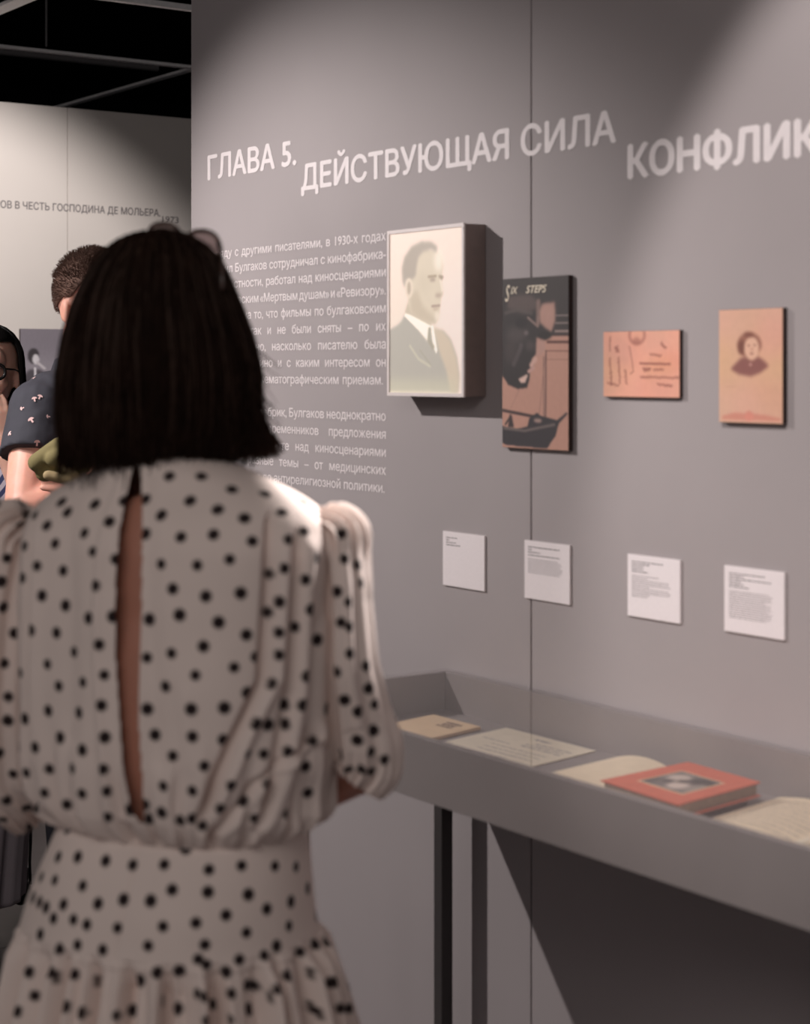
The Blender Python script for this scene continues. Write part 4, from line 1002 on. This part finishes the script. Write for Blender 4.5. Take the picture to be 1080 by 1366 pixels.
# tiny motifs on the sleeve: little caps with a stem, lying on the cloth
ang_m = ANG + math.pi + math.radians(46)
R2 = Matrix.Rotation(-ang_m, 3, 'Z')
def man_local(px, py, Z):
    p_ = CAMP + Z * (FW + (px - 540) / FPX * RT - (py - HOR) / FPX * np.array([0, 0, 1.0])); return R2 @ (Vector(p_) - Vector(mp)) / MS
dg = bpy.context.evaluated_depsgraph_get(); dg.update()
ts_e = ts.evaluated_get(dg)
camL = R2 @ (Vector(CAMP) - Vector(mp)) / MS
for k, (px, py, sc_, ro) in enumerate(((46, 533, 1, .2), (53, 530, 1, -.4), (42, 561, 1.2, .6), (14, 579, 1, 1.2), (49, 591, 1.2, 0), (45.5, 505, .8, .9), (30, 545, .8, 2), (78, 520, 1, .3), (86, 570, 1, .9), (64, 556, .8, 1.4))):
    tgt = man_local(px, py, 4.0); dr = (tgt - camL).normalized(); hit, loc, nor, _ = ts_e.ray_cast(camL, dr)
    if not hit: continue
    up = Vector((0, 0, 1)); up = (up - nor * up.dot(nor)).normalized(); sd = up.cross(nor)
    q2 = Matrix.Rotation(ro, 3, nor); up, sd = q2 @ up, q2 @ sd; s5 = .0052 * sc_; pts = [(math.cos(a) * s5 * 1.2, math.sin(a) * s5 + s5 * .2) for a in np.linspace(0, math.pi, 8)]
    V = [loc + nor * .0018 + sd * x + up * y for x, y in pts] + [loc + nor * .0018 + sd * x + up * y for x, y in ((-s5 * .3, s5 * .3), (s5 * .3, s5 * .3), (s5 * .35, -s5 * 1.1), (-s5 * .35, -s5 * 1.1))]
    mesh_obj('printed_motif', V, [tuple(range(8)), (8, 9, 10, 11)], M['motif'], ts)

# olive cloth bundle held in the crossed arms
ol = tag(empty('folded_jacket', (0, 0, 0)), 'olive green folded cloth tucked into the crossed arms', 'jacket')
def wpt(px, py, Z): return Vector(CAMP + Z * (FW + (px - 540) / FPX * RT - (py - HOR) / FPX * np.array([0, 0, 1.0])))
blob('folded_cloth', [capsule(wpt(50, 617, 4.040), .022, wpt(80, 594, 4.040), .020), capsule(wpt(60, 630, 4.050), .022, wpt(108, 618, 4.050), .026), capsule(wpt(72, 612, 4.020), .02, wpt(112, 600, 4.060), .03)], M['olive'], ol, .004, 3)
blob('lining', [capsule(wpt(64, 634, 4.020), .012, wpt(104, 642, 4.025), .014), capsule(wpt(82, 622, 4.015), .010, wpt(98, 634, 4.020), .012)], M['khaki'], ol, .004, 3)

# ============ the woman with glasses at the left edge
gp = spot_at(-11, 4.78)
ga_ = ANG + math.pi + math.radians(0)
gw = tag(empty('person', gp, ga_), 'person with long black hair and black-rimmed glasses, one hand at the chin', 'person')
GZ = 1.512
parts = head_parts(0, .02, GZ, .95)
parts += chain([(0, -.02, 1.32), (0, 0, 1.42)], [.052, .048]); parts += [E_((0, 0, 1.20), (.15, .10, .15)), E_((0, 0, 1.03), (.13, .10, .16)), E_((0, 0, .90), (.112, .085, .12))]
# in her frame +x is the viewer's left
A1, B1_, C1 = Vector((-.165, 0, 1.28)), Vector((-.17, .10, 1.05)), Vector((-.055, .14, 1.335))
parts += chain([Vector((-.04, 0, 1.31)), A1, B1_], [.045, .045, .036]); parts += chain([B1_, B1_ * .5 + C1 * .5, C1], [.036, .034, .024])
parts += hand_parts(C1, (.15, -.12, .98), (-.5, .86, 0), -1, .55, .9)
A2, B2, C2 = Vector((.165, 0, 1.28)), Vector((.19, .09, 1.03)), Vector((-.06, .17, 1.06))
parts += chain([Vector((.04, 0, 1.31)), A2, B2], [.045, .045, .036]); parts += chain([B2, B2 * .5 + C2 * .5, C2], [.036, .034, .024]); parts += hand_parts(C2, (-1, 0, .1), (0, 1, 0), 1, .3, .9)
for s in (1, -1):
    parts += chain([(.055 * s, 0, .85), (.045 * s + .055, .02, .46), (.05 * s + .09, -.01, .085)], [.066, .050, .034]); parts += chain([(.05 * s + .09, -.02, .04), (.055 * s + .09, .13, .035)], [.032, .03])
body = blob('body', parts, M['skin_pale'], gw, .005, 4); eyes(body, 0, .02, GZ, .95)
# striped blue and white shirt: sleeves and body
m = bpy.data.materials.new('striped_cotton'); m.use_nodes = True; nt = m.node_tree; b = nt.nodes['Principled BSDF']; b.inputs['Roughness'].default_value = .85
tc = nt.nodes.new('ShaderNodeTexCoord'); wv = nt.nodes.new('ShaderNodeTexWave'); wv.inputs['Scale'].default_value = 18; wv.inputs['Distortion'].default_value = 1.5; wv.bands_direction = 'DIAGONAL'
rp = nt.nodes.new('ShaderNodeValToRGB'); rp.color_ramp.elements[0].color = lin(66, 74, 116); rp.color_ramp.elements[1].color = lin(205, 200, 214); rp.color_ramp.elements[0].position = .4; rp.color_ramp.elements[1].position = .6
nt.links.new(tc.outputs['Object'], wv.inputs['Vector']); nt.links.new(wv.outputs['Fac'], rp.inputs['Fac']); nt.links.new(rp.outputs['Color'], b.inputs['Base Color'])
blob('shirt', [E_((0, 0, 1.20), (.165, .115, .16)), E_((0, 0, 1.03), (.15, .115, .18)), capsule(A1, .060, A1 * .35 + B1_ * .65, .052), tube([A1 * .4 + B1_ * .6, B1_ + Vector((0, .0, .01))], [.052, .05], 20), capsule(A2, .060, A2 * .35 + B2 * .65, .052), capsule((-.1, 0, 1.30), .058, (.1, 0, 1.30), .058)], m, gw, .006, 3)
# long pale skirt
V, F = [], []; nsk = 120; rows = np.linspace(0, 1, 40)
for t_ in rows:
    z = .98 + (.105 - .98) * t_
    for k in range(nsk):
        a = 2 * math.pi * k / nsk; r_s = (.142 + .028 * t_ ** .7) + .010 * t_ * math.cos(11 * a) + .004 * t_ * math.cos(23 * a + 1)
        V.append((r_s * math.cos(a) + .008 + .084 * t_, r_s * .88 * math.sin(a), z + (.012 * math.cos(2 * a) if t_ == 1 else 0)))
sk2 = mesh_obj('long_skirt', V, grid_faces(40, nsk).tolist(), M['skirt_grey'], gw, True); thick(sk2, .002)
for s in (1, -1): blob('shoe', [capsule((.05 * s + .09, -.05, .044), .043, (.058 * s + .09, .15, .040), .040), tube([(.05 * s + .09, -.03, .05), (.05 * s + .09, -.02, .16)], [.045, .045], 16)], M['shoe'], gw, .006, 2)
# long hair
V, F = [], []; c0 = np.array([0, .008, GZ + .03])
def gh(t_, ph_, k=1.0):
    if t_ < .4:
        th = t_ / .4 * math.pi / 2; return c0 + np.array([.083 * k * math.sin(th) * math.cos(ph_), .102 * k * math.sin(th) * math.sin(ph_), .096 * k * math.cos(th)])
    s = (t_ - .4) / .6; return c0 + np.array([(.083 + .018 * s) * k * math.cos(ph_), (.102 - .012 * s) * k * math.sin(ph_) - .012 * s, -.27 * s])
for j in range(37):
    for k in range(64): V.append(gh(j / 36, 2 * math.pi * k / 64))
for j in range(36):
    for k in range(64):
        d_f = abs((2 * math.pi * (k + .5) / 64 - math.pi / 2 + math.pi) % (2 * math.pi) - math.pi)
        if j / 36 > .23 and d_f < 1.42: continue
        a, b = j * 64 + k, j * 64 + (k + 1) % 64; F.append((a, a + 64, b + 64, b))
gh_o = thick(mesh_obj('long_hair', V, F, M['black_hair'], gw, True), .006)
cur = []
for i in range(1500):
    ph_ = NR.uniform(math.pi / 2 + 1.4, math.pi / 2 + 2 * math.pi - 1.4); k_ = NR.uniform(1.0, 1.04); tw = NR.uniform(-.12, .12)
    cur.append([gh(t_, ph_ + tw * t_, k_) for t_ in np.linspace(.05, NR.uniform(.9, 1.02), 14)])
strands('hair_strands', cur, M['black_hair'], gh_o, .0012, .0004)['kind'] = 'stuff'
# glasses, earring
gl = mesh_obj('eyeglasses', *tube([(-.009, .125, GZ + .006), (0, .128, GZ + .009), (.009, .125, GZ + .006)], .0022, 8), M['frame'], gw, True); gl['label'] = 'black-rimmed eyeglasses'
for s in (1, -1):
    pts = []
    for k in range(25):
        t_ = 2 * math.pi * k / 24; pts.append((s * .034 + .026 * math.copysign(abs(math.cos(t_)) ** .8, math.cos(t_)), .120 - .010 * abs(math.cos(t_)) * (1 if math.cos(t_) * s > 0 else 0), GZ + .002 + .020 * math.copysign(abs(math.sin(t_)) ** .8, math.sin(t_))))
    mesh_obj('rim', *tube(pts, .0042, 8, False), M['frame'], gl, True)
    mesh_obj('lens', [(s * .034, .119, GZ + .002)] + pts[:-1], [(0, i + 1, (i + 1) % 24 + 1) for i in range(24)], M['lens_clear'], gl, True)
    mesh_obj('temple_arm', *tube([(s * .061, .110, GZ + .010), (s * .074, .06, GZ + .008), (s * .077, .0, GZ + .0)], .0022, 8), M['frame'], gl, True)
for s in (1, -1):
    mesh_obj('earring', *merge(tube([(s * .079, .022, GZ - .045 - .013 + .011 * math.cos(a)) if 0 else (s * .080 + .008 * math.sin(a), .024, GZ - .058 + .012 * math.cos(a)) for a in np.linspace(0, 2 * math.pi, 17)], .0014, 6, False), ellipsoid((s * .080, .024, GZ - .077), (.004, .004, .005), 10, 8)), M['gold'], gw, True)

# long-strapped black bag hanging at her side
bc = wpt(30, 1190, 5.0)
bag = tag(empty('shoulder_bag', (bc.x, bc.y, 0), ANG), 'small black bag on a long black strap beside the pale grey skirt', 'bag')
bz = lambda py: EYE - (py - HOR) / FPX * 5.0
mesh_obj('strap', *tube([(.020, .01, bz(1030)), (.018, 0, bz(1085)), (.012, 0, bz(1125)), (.004, 0, bz(1160)), (-.002, 0, bz(1180))], [.007, .0075, .006, .006, .008], 10), M['black'], bag, True)
mesh_obj('strap', *tube([(.022, .01, bz(1030)), (.023, .0, bz(1120)), (.020, 0, bz(1150)), (.022, 0, bz(1180))], .004, 10), M['black'], bag, True)
mesh_obj('buckle', *bx(.010, .026, -.009, .006, bz(1122), bz(1090), .002), M['black'], bag)
blob('pouch', [ellipsoid((-.006, .02, bz(1193)), (.026, .05, .034)), ellipsoid((-.004, .02, bz(1170)), (.018, .035, .03))], M['black'], bag, .005, 2)
